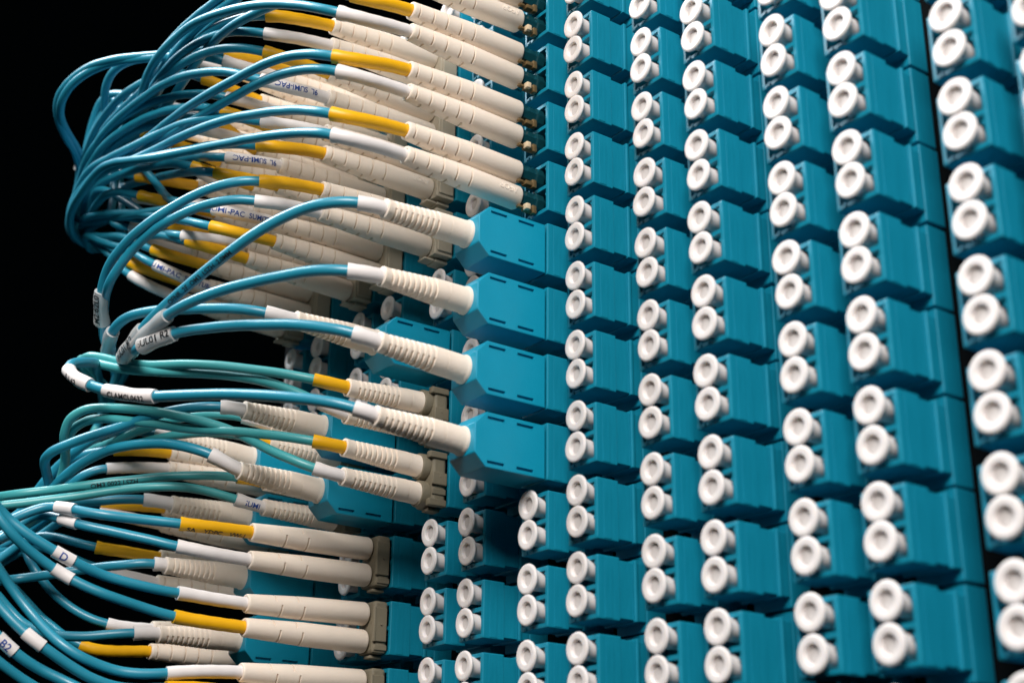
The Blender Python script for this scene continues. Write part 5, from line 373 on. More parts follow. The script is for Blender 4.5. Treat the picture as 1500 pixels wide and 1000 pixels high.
{'style':'long','col':10,'row':2,'ends':[{'port':'u','color':'yellow','bf':[-182.0,-4.0,37.49],'br':[-182.0,-33.0,37.4],'ls':16.24,'pts':[[-182.0,-33.4,37.4],[-181.6,-37.9,37.3],[-181.4,-42.5,37.3],[-182.3,-46.9,37.8],[-185.2,-49.9,39.1],[-189.2,-51.1,40.8],[-193.4,-51.6,42.3],[-197.7,-52.0,43.8],[-202.0,-52.3,45.1],[-206.4,-52.7,46.4],[-210.7,-53.0,47.6],[-215.1,-53.3,48.8],[-219.5,-53.7,49.8],[-223.9,-54.2,50.5],[-228.4,-54.8,51.1],[-232.9,-55.1,51.4],[-237.5,-55.1,51.4],[-242.0,-54.6,51.4],[-246.4,-53.7,51.4],[-250.8,-52.4,51.4],[-255.0,-50.9,51.5],[-259.2,-49.2,51.6],[-263.4,-47.5,51.7],[-267.6,-45.7,51.8],[-271.7,-43.8,52.2],[-275.7,-41.8,53.0],[-279.6,-39.9,54.4],[-283.3,-37.9,56.0],[-287.0,-36.0,57.8],[-290.6,-34.0,59.7],[-294.2,-32.0,61.5],[-297.8,-29.8,63.3],[-301.3,-27.5,65.1],[-304.7,-25.1,66.8],[-308.0,-22.5,68.4],[-311.3,-19.8,70.0],[-314.5,-17.0,71.6],[-317.7,-14.1,73.0],[-320.9,-11.2,74.4],[-324.2,-8.3,75.6],[-327.4,-5.3,76.8],[-330.6,-2.3,77.9],[-333.8,0.7,79.0],[-337.0,3.7,80.1]]},{'port':'l','color':'white','bf':[-182.0,-4.0,31.25],'br':[-182.0,-33.0,30.05],'ls':17.2,'pts':[[-182.0,-33.4,30.0],[-181.6,-37.8,29.2],[-181.3,-42.2,28.4],[-181.8,-46.6,27.9],[-184.7,-49.6,28.7],[-188.7,-50.1,30.5],[-192.6,-49.4,32.5],[-196.5,-48.5,34.6],[-200.2,-47.8,37.0],[-203.8,-47.5,39.6],[-207.1,-47.5,42.6],[-210.4,-47.8,45.7],[-213.6,-48.2,48.8],[-216.8,-48.9,51.8],[-220.1,-49.6,54.7],[-223.5,-50.5,57.6],[-226.9,-51.4,60.3],[-230.7,-52.2,62.5],[-234.9,-52.8,64.1],[-239.3,-53.0,64.5],[-243.8,-53.0,64.2],[-248.2,-52.8,63.4],[-252.5,-52.4,62.6],[-256.9,-51.9,61.7],[-261.3,-51.3,60.9],[-265.6,-50.5,60.1],[-269.9,-49.5,59.5],[-274.2,-48.3,59.1],[-278.5,-46.9,58.9],[-282.6,-45.1,59.0],[-286.4,-42.9,59.5],[-289.9,-40.2,60.3],[-293.1,-37.2,61.3],[-296.2,-34.2,62.6],[-299.2,-31.2,64.0],[-302.1,-28.2,65.5],[-305.1,-25.1,66.9],[-308.0,-22.0,68.3],[-310.9,-18.9,69.5],[-313.8,-15.6,70.7],[-316.7,-12.4,71.9],[-319.6,-9.2,73.1],[-322.6,-6.1,74.3],[-325.6,-3.0,75.5],[-328.6,0.0,76.7],[-331.7,3.0,77.9],[-334.8,6.0,79.2],[-338.0,8.9,80.4],[-341.1,11.9,81.6]]}],'emboss':0,'label':''},
{'style':'long','col':10,'row':1,'ends':[{'port':'u','color':'white','bf':[-182.0,-4.0,22.39],'br':[-182.0,-33.0,21.19],'ls':17.2,'pts':[[-182.0,-33.4,21.1],[-181.6,-37.9,20.4],[-181.3,-42.3,19.5],[-181.9,-46.7,19.1],[-184.9,-49.7,19.9],[-189.0,-49.9,21.6],[-193.1,-49.1,23.5],[-197.0,-48.3,25.6],[-200.9,-47.7,27.9],[-204.6,-47.8,30.5],[-208.2,-48.2,33.3],[-211.6,-49.0,36.1],[-215.1,-49.9,38.9],[-218.6,-51.0,41.6],[-222.1,-52.3,44.2],[-225.6,-53.5,46.7],[-229.5,-54.5,48.9],[-233.8,-54.9,50.3],[-238.2,-54.4,50.4],[-242.5,-53.2,49.6],[-246.7,-51.8,48.7],[-251.1,-50.8,48.9],[-255.4,-50.3,50.3],[-259.4,-50.2,52.5],[-263.3,-50.2,54.9],[-267.2,-50.0,57.0],[-271.4,-49.4,58.6],[-275.8,-48.3,59.3],[-280.1,-46.8,59.4],[-284.1,-44.8,59.5],[-287.9,-42.3,59.9],[-291.2,-39.4,60.8],[-294.4,-36.3,61.9],[-297.4,-33.1,63.2],[-300.4,-30.0,64.6],[-303.3,-26.9,66.1],[-306.3,-23.8,67.5],[-309.2,-20.6,68.8],[-312.2,-17.4,70.1],[-315.2,-14.2,71.3],[-318.1,-10.9,72.5],[-321.1,-7.7,73.7],[-324.1,-4.6,74.9],[-327.1,-1.4,76.1],[-330.2,1.8,77.3],[-333.2,4.9,78.5],[-336.3,8.1,79.6],[-339.3,11.2,80.8]]},{'port':'l','color':'yellow','bf':[-182.0,-4.0,16.15],'br':[-182.0,-33.0,17.35],'ls':15.67,'pts':[[-182.0,-33.5,17.4],[-181.6,-38.0,17.3],[-181.4,-42.4,17.2],[-182.5,-46.7,17.8],[-185.8,-49.1,19.4],[-189.8,-49.6,21.3],[-193.9,-49.5,23.1],[-198.0,-49.5,24.9],[-202.2,-49.7,26.4],[-206.4,-49.9,27.9],[-210.7,-50.0,29.3],[-215.0,-50.1,30.6],[-219.2,-50.2,31.9],[-223.5,-50.1,33.3],[-227.8,-50.0,34.7],[-232.0,-49.9,36.1],[-236.2,-49.9,37.7],[-240.3,-50.0,39.5],[-244.3,-50.2,41.4],[-248.4,-50.5,43.3],[-252.5,-50.1,44.9],[-256.7,-49.0,46.0],[-260.8,-47.3,46.8],[-264.7,-45.5,47.9],[-268.6,-43.7,49.3],[-272.4,-42.1,50.9],[-276.2,-40.4,52.6],[-280.0,-38.8,54.4],[-283.7,-37.1,56.3],[-287.4,-35.4,58.1],[-291.1,-33.6,59.9],[-294.8,-31.8,61.8],[-298.4,-29.8,63.6],[-301.9,-27.8,65.3],[-305.4,-25.4,67.0],[-308.6,-22.8,68.7],[-311.8,-20.0,70.2],[-314.9,-17.2,71.7],[-318.0,-14.3,73.1],[-321.2,-11.4,74.5],[-324.4,-8.7,75.8],[-327.7,-5.9,77.1],[-331.0,-3.1,78.3],[-334.3,-0.3,79.5],[-337.6,2.4,80.7],[-340.9,5.2,81.9]]}],'emboss':0,'label':''},
{'style':'ribbed','col':10,'row':-2,'ends':[{'port':'u','color':'white','bf':[-182.0,-3.0,-22.91],'br':[-182.0,-23.5,-23.78],'ls':6.76,'pts':[[-182.0,-22.3,-23.8],[-182.2,-26.7,-23.4],[-183.5,-30.8,-22.7],[-186.1,-34.4,-22.3],[-189.4,-37.4,-22.1],[-193.1,-39.9,-22.2],[-196.9,-42.1,-22.6],[-200.7,-44.4,-23.2],[-204.4,-46.7,-24.1],[-208.4,-48.5,-24.9],[-212.7,-49.4,-25.2],[-217.1,-49.3,-24.8],[-221.5,-48.7,-24.0],[-225.7,-47.8,-23.1],[-230.0,-46.9,-22.0],[-234.2,-45.9,-21.0],[-238.4,-44.8,-19.9],[-242.6,-43.7,-18.9],[-246.7,-42.6,-17.8],[-250.9,-41.5,-16.8],[-255.1,-40.3,-15.7],[-259.3,-39.2,-14.7],[-263.5,-38.1,-13.8],[-267.7,-37.0,-12.9],[-272.0,-35.9,-12.1],[-276.3,-35.0,-11.6],[-280.7,-34.5,-11.8],[-283.6,-35.5,-14.5],[-282.8,-37.6,-18.3],[-280.7,-39.6,-21.7],[-278.3,-41.6,-24.8],[-275.7,-43.6,-27.9],[-273.1,-45.7,-30.8],[-270.3,-47.8,-33.5],[-267.3,-49.9,-36.1],[-264.2,-52.0,-38.4],[-261.0,-54.2,-40.7],[-258.0,-56.7,-42.9],[-255.4,-59.5,-45.2],[-253.7,-62.9,-47.4],[-252.5,-66.6,-49.5]],'green':1},{'port':'l','color':'yellow','bf':[-182.0,-3.0,-29.15],'br':[-182.0,-23.5,-28.35],'ls':3.67,'pts':[[-182.0,-22.2,-28.5],[-182.6,-26.4,-27.7],[-185.1,-30.0,-26.8],[-188.1,-33.3,-26.2],[-191.3,-36.3,-25.9],[-194.9,-39.1,-25.9],[-198.6,-41.5,-26.0],[-202.5,-43.8,-26.3],[-206.5,-45.8,-26.6],[-210.8,-46.8,-26.4],[-215.2,-46.9,-25.8],[-219.6,-46.5,-24.9],[-223.9,-45.9,-23.8],[-228.2,-45.1,-22.8],[-232.5,-44.3,-21.7],[-236.7,-43.4,-20.6],[-241.0,-42.4,-19.5],[-245.2,-41.5,-18.4],[-249.4,-40.5,-17.3],[-253.7,-39.6,-16.3],[-258.0,-38.6,-15.2],[-262.2,-37.7,-14.3],[-266.5,-36.7,-13.4],[-270.9,-35.9,-12.6],[-275.3,-35.3,-12.3],[-279.6,-35.3,-13.0],[-281.1,-37.1,-16.5],[-279.5,-39.2,-20.1],[-277.2,-41.1,-23.3],[-274.7,-43.1,-26.5],[-272.1,-45.2,-29.5],[-269.5,-47.3,-32.5],[-266.8,-49.5,-35.3],[-264.1,-51.9,-38.0],[-261.3,-54.3,-40.5],[-258.4,-56.7,-42.9],[-255.6,-59.4,-45.1],[-252.7,-62.2,-47.1],[-249.9,-65.1,-48.9],[-247.0,-68.1,-50.7]],'green':1}],'emboss':0,'label':''},
{'style':'ribbed','col':10,'row':-3,'ends':[{'port':'u','color':'yellow','bf':[-182.0,-3.0,-38.01],'br':[-182.0,-23.5,-37.89],'ls':6.81,'pts':[[-182.0,-22.4,-37.9],[-182.1,-26.9,-37.8],[-182.8,-31.4,-37.8],[-184.4,-35.6,-37.9],[-186.5,-39.6,-38.1],[-189.0,-43.4,-38.4],[-191.5,-47.1,-38.8],[-193.5,-51.1,-39.6],[-195.2,-55.2,-40.4],[-197.2,-59.2,-41.3],[-200.0,-62.7,-41.9],[-203.1,-65.9,-42.4],[-205.5,-69.7,-43.1],[-206.5,-73.9,-44.2],[-205.5,-78.0,-45.7],[-203.0,-81.5,-47.1]],'green':1,'ctext':'OM3 0022 LSZH'},{'port':'l','color':'white','bf':[-182.0,-3.0,-44.25],'br':[-182.0,-23.5,-43.94],'ls':6.9,'pts':[[-182.0,-22.2,-44.0],[-182.1,-26.8,-43.6],[-182.8,-31.3,-42.8],[-184.3,-35.5,-41.9],[-185.9,-39.8,-41.3],[-187.6,-44.1,-41.3],[-189.9,-48.1,-41.6],[-192.7,-51.8,-42.0],[-195.2,-55.6,-42.7],[-197.1,-59.6,-43.7],[-198.8,-63.8,-44.8],[-200.6,-67.9,-45.7],[-202.7,-72.0,-46.6],[-204.7,-76.1,-47.4],[-206.7,-80.2,-48.2]],'green':1,'text':('SUMI','blue',0)}],'emboss':0,'label':''},
{'style':'long','col':11,'row':4,'ends':[{'port':'u','color':'white','bf':[-203.8,-4.0,68.27],'br':[-203.8,-33.0,67.07],'ls':17.2,'pts':[[-203.8,-33.4,67.0],[-203.4,-37.8,66.2],[-203.1,-42.2,65.4],[-203.7,-46.6,65.0],[-206.3,-49.9,65.9],[-210.2,-50.7,67.9],[-214.1,-50.5,70.1],[-217.9,-50.0,72.4],[-221.7,-49.5,74.7],[-225.5,-49.2,77.1],[-229.3,-49.2,79.5],[-233.1,-49.8,81.8],[-236.9,-51.1,83.7],[-241.0,-52.5,84.8],[-245.4,-53.4,84.2],[-249.2,-53.3,81.9],[-252.6,-52.9,79.0],[-255.8,-52.3,75.9],[-258.9,-51.6,72.8],[-262.1,-50.8,69.7],[-265.4,-50.1,66.7],[-268.8,-49.2,63.9],[-272.5,-48.2,61.5],[-276.5,-47.2,60.0],[-280.8,-45.9,59.5],[-284.9,-44.0,59.5],[-288.3,-41.1,59.9],[-291.2,-37.8,60.6],[-294.2,-34.6,61.7],[-297.3,-31.7,63.1],[-300.5,-28.9,64.7],[-303.7,-26.2,66.3],[-306.8,-23.4,67.8],[-310.0,-20.6,69.2],[-313.1,-17.7,70.6],[-316.3,-14.7,71.9],[-319.4,-11.8,73.2],[-322.5,-8.8,74.5],[-325.5,-5.7,75.7],[-328.4,-2.5,76.8],[-331.2,0.9,77.9],[-334.0,4.3,78.9],[-336.7,7.8,79.9],[-339.3,11.2,80.8]]},{'port':'l','color':'yellow','bf':[-203.8,-4.0,62.03],'br':[-203.8,-33.0,62.26],'ls':16.92,'pts':[[-203.8,-33.5,62.2],[-203.4,-38.0,61.8],[-203.2,-42.4,61.3],[-203.8,-46.8,61.4],[-206.3,-50.0,62.8],[-210.0,-51.0,65.0],[-213.9,-50.9,67.2],[-217.7,-50.5,69.5],[-221.6,-49.9,71.7],[-225.5,-49.2,73.8],[-229.4,-48.7,75.8],[-233.4,-48.7,77.8],[-237.4,-49.4,79.7],[-241.4,-50.6,81.2],[-245.7,-51.9,81.3],[-249.3,-52.4,78.9],[-252.0,-52.3,75.4],[-254.4,-51.9,71.6],[-257.0,-51.4,68.0],[-260.1,-50.7,64.9],[-263.7,-49.8,62.3],[-267.6,-48.8,60.4],[-271.7,-47.8,59.1],[-276.1,-46.8,58.8],[-280.4,-45.8,59.2],[-284.6,-44.6,60.1],[-288.6,-42.8,60.9],[-292.1,-40.2,61.7],[-295.1,-36.9,62.5],[-297.8,-33.5,63.4],[-300.5,-30.1,64.6],[-303.2,-26.8,66.0],[-306.0,-23.6,67.4],[-308.9,-20.5,68.7],[-311.9,-17.4,70.0],[-314.9,-14.4,71.2],[-318.0,-11.4,72.5],[-321.1,-8.4,73.8],[-324.2,-5.4,75.0],[-327.3,-2.4,76.3],[-330.3,0.6,77.5],[-333.4,3.6,78.7],[-336.5,6.6,79.9],[-339.6,9.5,81.2],[-342.7,12.5,82.4]]}],'emboss':0,'label':''},
{'style':'long','col':11,'row':3,'ends':[{'port':'u','color':'yellow','bf':[-203.8,-4.0,53.17],'br':[-203.8,-33.0,53.34],'ls':14.67,'pts':[[-203.8,-33.5,53.4],[-203.4,-38.0,53.7],[-203.4,-42.4,54.3],[-204.9,-46.3,55.7],[-208.4,-47.9,57.7],[-212.4,-47.9,59.9],[-216.3,-47.4,62.0],[-220.2,-47.1,64.2],[-224.0,-47.1,66.5],[-227.8,-47.5,68.9],[-231.5,-48.4,71.3],[-235.2,-49.6,73.5],[-239.0,-51.1,75.5],[-243.0,-52.5,76.6],[-247.4,-53.3,76.2],[-251.3,-53.3,74.1],[-254.9,-52.8,71.4],[-258.5,-52.0,68.9],[-262.3,-51.0,66.7],[-266.3,-49.7,65.0],[-270.3,-48.3,63.7],[-274.4,-46.8,62.6],[-278.6,-45.4,61.8],[-282.8,-44.0,61.3],[-286.9,-42.1,61.1],[-290.5,-39.5,61.3],[-293.7,-36.4,61.8],[-296.7,-33.2,62.9],[-299.6,-30.1,64.2],[-302.5,-27.0,65.7],[-305.5,-23.9,67.1],[-308.5,-20.8,68.5],[-311.5,-17.8,69.8],[-314.5,-14.7,71.0],[-317.5,-11.6,72.3],[-320.6,-8.6,73.5],[-323.6,-5.5,74.7],[-326.7,-2.5,76.0],[-329.8,0.5,77.2],[-332.9,3.5,78.5],[-336.1,6.5,79.7],[-339.2,9.4,81.0],[-342.3,12.4,82.2]]},{'port':'l','color':'white','bf':[-203.8,-4.0,46.93],'br':[-203.8,-33.0,47.2],'ls':17.0,'pts':[[-203.8,-33.5,47.3],[-203.4,-37.9,48.3],[-203.1,-42.2,49.6],[-203.8,-46.3,51.4],[-206.3,-49.1,53.7],[-210.1,-49.9,55.9],[-214.1,-49.7,58.0],[-218.0,-49.3,60.2],[-221.8,-49.0,62.6],[-225.6,-48.6,65.2],[-229.3,-48.4,67.8],[-233.1,-48.7,70.2],[-236.9,-49.5,72.5],[-240.7,-50.9,74.6],[-244.7,-52.4,75.9],[-249.1,-53.2,75.7],[-253.1,-53.0,73.8],[-256.7,-52.1,71.1],[-260.2,-51.0,68.6],[-264.1,-49.8,66.4],[-268.0,-48.5,64.7],[-272.1,-47.2,63.2],[-276.3,-46.1,62.0],[-280.7,-45.1,61.2],[-285.0,-43.9,60.8],[-289.0,-41.8,60.8],[-292.3,-38.7,61.3],[-295.2,-35.4,62.2],[-298.2,-32.3,63.5],[-301.3,-29.3,65.0],[-304.4,-26.4,66.6],[-307.4,-23.4,68.0],[-310.4,-20.2,69.4],[-313.3,-17.0,70.6],[-316.2,-13.7,71.8],[-319.1,-10.5,73.0],[-322.1,-7.3,74.1],[-325.2,-4.1,75.4],[-328.3,-1.1,76.7],[-331.5,1.8,78.0],[-334.7,4.7,79.3],[-338.0,7.5,80.6],[-341.3,10.4,81.9],[-344.5,13.3,83.2]]}],'emboss':0,'label':''},
{'style':'long','col':11,'row':2,'ends':[{'port':'u','color':'yellow','bf':[-203.8,-4.0,38.07],'br':[-203.8,-33.0,38.34],'ls':20.86,'pts':[[-203.8,-33.4,38.3],[-203.5,-37.9,37.9],[-203.2,-42.4,37.4],[-203.1,-47.0,37.1],[-204.0,-51.3,37.3],[-207.0,-54.3,38.6],[-211.0,-55.4,40.5],[-215.2,-56.0,42.0],[-219.6,-56.3,43.2],[-224.0,-56.3,44.0],[-228.5,-55.9,44.5],[-233.0,-55.2,45.0],[-237.4,-54.2,45.5],[-241.7,-53.0,45.9],[-246.1,-52.0,46.0],[-250.6,-50.9,45.8],[-254.9,-49.6,45.6],[-259.0,-47.8,46.1],[-263.1,-46.0,47.0],[-267.0,-44.3,48.5],[-270.9,-42.6,50.1],[-274.8,-41.0,51.9],[-278.6,-39.4,53.7],[-282.4,-37.7,55.5],[-286.2,-36.0,57.4],[-289.9,-34.3,59.3],[-293.7,-32.5,61.2],[-297.3,-30.6,63.0],[-300.9,-28.6,64.8],[-304.4,-26.2,66.6],[-307.7,-23.6,68.2],[-310.8,-20.6,69.7],[-313.7,-17.5,71.2],[-316.7,-14.4,72.5],[-319.9,-11.3,73.8],[-323.1,-8.4,75.1],[-326.3,-5.4,76.2],[-329.6,-2.5,77.4],[-332.8,0.4,78.6],[-336.1,3.4,79.7]]},{'port':'l','color':'yellow','bf':[-203.8,-4.0,31.83],'br':[-203.8,-33.0,31.8],'ls':15.2,'pts':[[-203.8,-33.6,31.8],[-203.4,-38.1,31.3],[-203.3,-42.5,30.8],[-204.7,-46.7,31.1],[-208.2,-48.9,32.7],[-212.2,-49.6,34.7],[-216.2,-50.1,36.5],[-220.4,-50.7,38.2],[-224.6,-51.2,39.7],[-228.9,-51.4,41.0],[-233.3,-51.5,42.1],[-237.7,-51.6,43.0],[-242.1,-51.9,43.6],[-246.6,-51.7,44.0],[-251.0,-50.9,44.4],[-255.2,-49.4,45.0],[-259.3,-47.7,46.0],[-263.3,-45.9,47.2],[-267.1,-44.2,48.7],[-271.0,-42.5,50.3],[-274.7,-40.7,52.0],[-278.5,-39.0,53.8],[-282.2,-37.2,55.7],[-285.9,-35.5,57.5],[-289.6,-33.6,59.4],[-293.2,-31.7,61.2],[-296.9,-29.7,63.0],[-300.4,-27.6,64.7],[-303.9,-25.3,66.4],[-307.4,-23.0,68.1],[-310.8,-20.5,69.8],[-314.1,-18.0,71.4],[-317.4,-15.3,73.0],[-320.7,-12.6,74.4],[-324.0,-9.9,75.7],[-327.3,-7.0,77.0],[-330.5,-4.1,78.2],[-333.7,-1.1,79.3],[-336.9,1.9,80.4],[-340.0,4.9,81.5]]}],'emboss':0,'label':''},
{'style':'long','col':11,'row':1,'ends':[{'port':'u','color':'yellow','bf':[-203.8,-4.0,22.97],'br':[-203.8,-33.0,23.01],'ls':15.84,'pts':[[-203.8,-33.4,23.0],[-203.5,-37.9,22.9],[-203.4,-42.3,22.9],[-204.3,-46.6,23.5],[-207.3,-49.2,25.2],[-211.1,-50.0,27.4],[-214.9,-50.3,29.6],[-218.9,-50.7,31.7],[-222.9,-51.1,33.5],[-227.1,-51.2,35.1],[-231.3,-51.2,36.6],[-235.5,-51.4,38.1],[-239.7,-51.8,39.7],[-243.9,-52.1,41.1],[-248.2,-51.4,42.0],[-252.3,-49.7,42.6],[-256.3,-47.9,43.5],[-260.1,-46.3,44.9],[-264.0,-44.7,46.6],[-267.8,-43.1,48.3],[-271.6,-41.6,50.1],[-275.3,-40.0,52.0],[-279.1,-38.5,53.8],[-282.8,-36.9,55.7],[-286.5,-35.3,57.6],[-290.2,-33.6,59.5],[-293.9,-31.9,61.3],[-297.6,-30.1,63.2],[-301.2,-28.1,65.0],[-304.7,-26.0,66.7],[-308.1,-23.6,68.4],[-311.4,-21.1,70.0],[-314.6,-18.3,71.6],[-317.7,-15.5,73.1],[-320.9,-12.7,74.5],[-324.0,-9.8,75.8],[-327.2,-7.0,77.0],[-330.4,-4.0,78.1],[-333.6,-1.1,79.2],[-336.7,1.9,80.3],[-339.9,4.8,81.5]]},{'port':'l','color':'white','bf':[-203.8,-4.0,16.73],'br':[-203.8,-33.0,17.21],'ls':15.01,'pts':[[-203.8,-33.5,17.3],[-203.5,-38.0,17.6],[-203.4,-42.5,18.2],[-204.7,-46.4,19.6],[-207.9,-48.5,21.9],[-211.6,-49.0,24.2],[-215.5,-49.3,26.6],[-219.3,-49.9,28.8],[-223.3,-50.4,30.8],[-227.4,-50.8,32.7],[-231.4,-51.2,34.7],[-235.4,-51.8,36.7],[-239.3,-52.3,38.9],[-243.3,-52.5,40.8],[-247.5,-52.0,42.3],[-251.7,-50.7,43.4],[-255.7,-48.9,44.3],[-259.6,-47.1,45.4],[-263.5,-45.4,46.9],[-267.4,-43.8,48.6],[-271.2,-42.2,50.3],[-275.1,-40.7,52.1],[-278.8,-39.1,53.9],[-282.6,-37.5,55.8],[-286.4,-35.8,57.6],[-290.1,-34.1,59.5],[-293.8,-32.3,61.3],[-297.5,-30.5,63.1],[-301.1,-28.5,64.9],[-304.6,-26.3,66.6],[-307.9,-23.8,68.3],[-311.1,-21.1,69.9],[-314.2,-18.1,71.4],[-317.2,-15.1,72.8],[-320.3,-12.1,74.1],[-323.4,-9.1,75.3],[-326.5,-6.0,76.4],[-329.6,-2.9,77.5],[-332.7,0.1,78.5],[-335.8,3.2,79.5]],'text':('SUMI-PAC  SUMITUBE','blue',0)}],'emboss':0,'label':''},
{'style':'shroud','col':11,'row':-2,'ends':[{'port':'m','color':'white','bf':[-203.8,-16.2,-25.85],'br':[-203.8,-37.0,-24.65],'ls':5.88,'pts':[[-203.8,-35.7,-24.7],[-204.1,-40.2,-24.4],[-205.6,-44.5,-23.8],[-208.2,-48.2,-23.4],[-211.2,-51.6,-23.8],[-214.5,-54.4,-25.4],[-218.2,-56.3,-27.2],[-222.4,-57.4,-28.8],[-226.1,-58.8,-31.0],[-229.0,-60.4,-34.2],[-232.5,-61.3,-37.0],[-236.1,-62.2,-39.6],[-238.8,-64.3,-42.6],[-239.4,-67.5,-45.6],[-238.5,-71.1,-48.3]]}],'emboss':0,'label':''},
{'style':'shroud','col':11,'row':-3,'ends':[{'port':'m','color':'white','bf':[-203.8,-16.2,-40.95],'br':[-203.8,-37.0,-40.92],'ls':6.88,'pts':[[-203.8,-35.8,-40.9],[-203.9,-40.2,-40.8],[-205.0,-44.5,-40.8],[-206.7,-48.6,-41.1],[-208.6,-52.6,-41.7],[-211.3,-56.0,-42.0],[-214.6,-59.0,-42.6],[-217.6,-61.9,-44.1],[-220.4,-64.6,-46.3],[-223.2,-67.2,-48.5],[-225.4,-70.4,-50.6],[-226.6,-74.2,-52.6]]}],'emboss':0,'label':''},
{'style':'shroud','col':11,'row':-4,'ends':[{'port':'m','color':'white','bf':[-203.8,-16.2,-56.05],'br':[-203.8,-37.0,-55.88],'ls':2.84,'pts':[[-203.7,-38.3,-55.8],[-204.9,-42.4,-56.0],[-207.4,-45.9,-56.4],[-210.6,-48.8,-56.6],[-213.7,-51.8,-57.0],[-215.9,-55.4,-57.8],[-218.5,-58.8,-58.5],[-221.7,-61.7,-58.9],[-224.0,-65.2,-59.6],[-223.8,-69.3,-60.6],[-222.6,-73.3,-61.7]]}],'emboss':0,'label':''},
{'style':'shroud','col':11,'row':-5,'ends':[{'port':'m','color':'white','bf':[-203.8,-16.2,-71.15],'br':[-203.8,-37.0,-72.09],'ls':5.91,'pts':[[-203.8,-35.6,-72.0],[-203.9,-40.0,-72.2],[-204.9,-44.2,-72.6],[-206.6,-48.2,-73.1],[-208.7,-52.0,-73.6],[-211.2,-55.6,-73.6],[-214.2,-58.8,-73.2],[-217.4,-61.4,-72.0],[-220.3,-64.0,-70.0],[-221.9,-66.8,-67.1],[-222.3,-69.9,-64.1]]}],'emboss':0,'label':''},
{'style':'long','col':12,'row':4,'ends':[{'port':'u','color':'white','bf':[-218.3,-4.0,68.65],'br':[-218.3,-33.0,67.45],'ls':17.2,'pts':[[-218.3,-33.5,67.4],[-217.9,-38.0,66.6],[-217.6,-42.4,65.7],[-218.3,-46.8,65.3],[-221.0,-50.1,66.2],[-224.9,-51.1,68.2],[-228.8,-50.9,70.5],[-232.5,-50.4,73.1],[-235.8,-49.8,76.0],[-239.0,-49.1,79.3],[-242.1,-48.6,82.5],[-245.3,-48.5,85.7],[-248.8,-48.7,88.6],[-252.8,-49.0,90.6],[-257.0,-49.0,89.7],[-259.8,-48.7,86.2],[-261.7,-48.4,82.1],[-263.5,-48.0,78.0],[-265.8,-47.8,74.0],[-268.5,-47.6,70.4],[-271.5,-47.4,67.1],[-275.0,-47.2,64.1],[-278.8,-46.6,61.9],[-283.0,-45.4,60.7],[-287.0,-43.3,60.3],[-290.4,-40.4,60.7],[-293.4,-37.1,61.5],[-296.3,-33.8,62.6],[-299.3,-30.8,64.1],[-302.4,-27.8,65.6],[-305.4,-24.8,67.1],[-308.4,-21.7,68.5],[-311.4,-18.6,69.8],[-314.4,-15.4,71.0],[-317.4,-12.2,72.2],[-320.4,-9.0,73.5],[-323.4,-5.9,74.7],[-326.5,-2.8,75.9],[-329.6,0.3,77.1],[-332.7,3.3,78.4],[-335.9,6.3,79.6],[-339.0,9.3,80.9],[-342.2,12.3,82.1]]},{'port':'l','color':'yellow','bf':[-218.3,-4.0,62.41],'br':[-218.3,-33.0,63.01],'ls':16.83,'pts':[[-218.3,-33.4,63.0],[-217.9,-37.9,62.7],[-217.7,-42.3,62.5],[-218.3,-46.7,62.7],[-220.8,-49.9,63.9],[-224.5,-51.1,65.9],[-228.4,-51.0,68.2],[-231.9,-50.5,70.8],[-235.2,-49.7,73.8],[-238.2,-48.7,76.9],[-241.1,-47.7,80.1],[-244.0,-47.2,83.4],[-247.1,-47.3,86.7],[-250.7,-48.0,89.0],[-254.6,-49.0,87.8],[-257.1,-49.6,84.3],[-259.1,-50.0,80.3],[-261.1,-50.2,76.3],[-263.4,-50.0,72.5],[-266.2,-49.4,69.1],[-269.4,-48.3,66.3],[-272.9,-47.0,63.9],[-276.8,-45.7,62.1],[-280.9,-44.6,60.8],[-285.1,-43.3,60.4],[-289.1,-41.2,60.6],[-292.4,-38.4,61.3],[-295.2,-35.1,62.3],[-297.8,-31.6,63.4],[-300.3,-28.1,64.6],[-302.9,-24.8,65.9],[-305.7,-21.6,67.2],[-308.8,-18.6,68.5],[-311.9,-15.7,69.9],[-315.1,-12.9,71.2],[-318.2,-10.1,72.5],[-321.4,-7.2,73.8],[-324.6,-4.4,75.1],[-327.7,-1.5,76.4],[-330.9,1.4,77.7],[-334.0,4.3,78.9],[-337.2,7.1,80.2],[-340.3,10.0,81.5],[-343.5,12.9,82.8]]}],'emboss':0,'label':''},
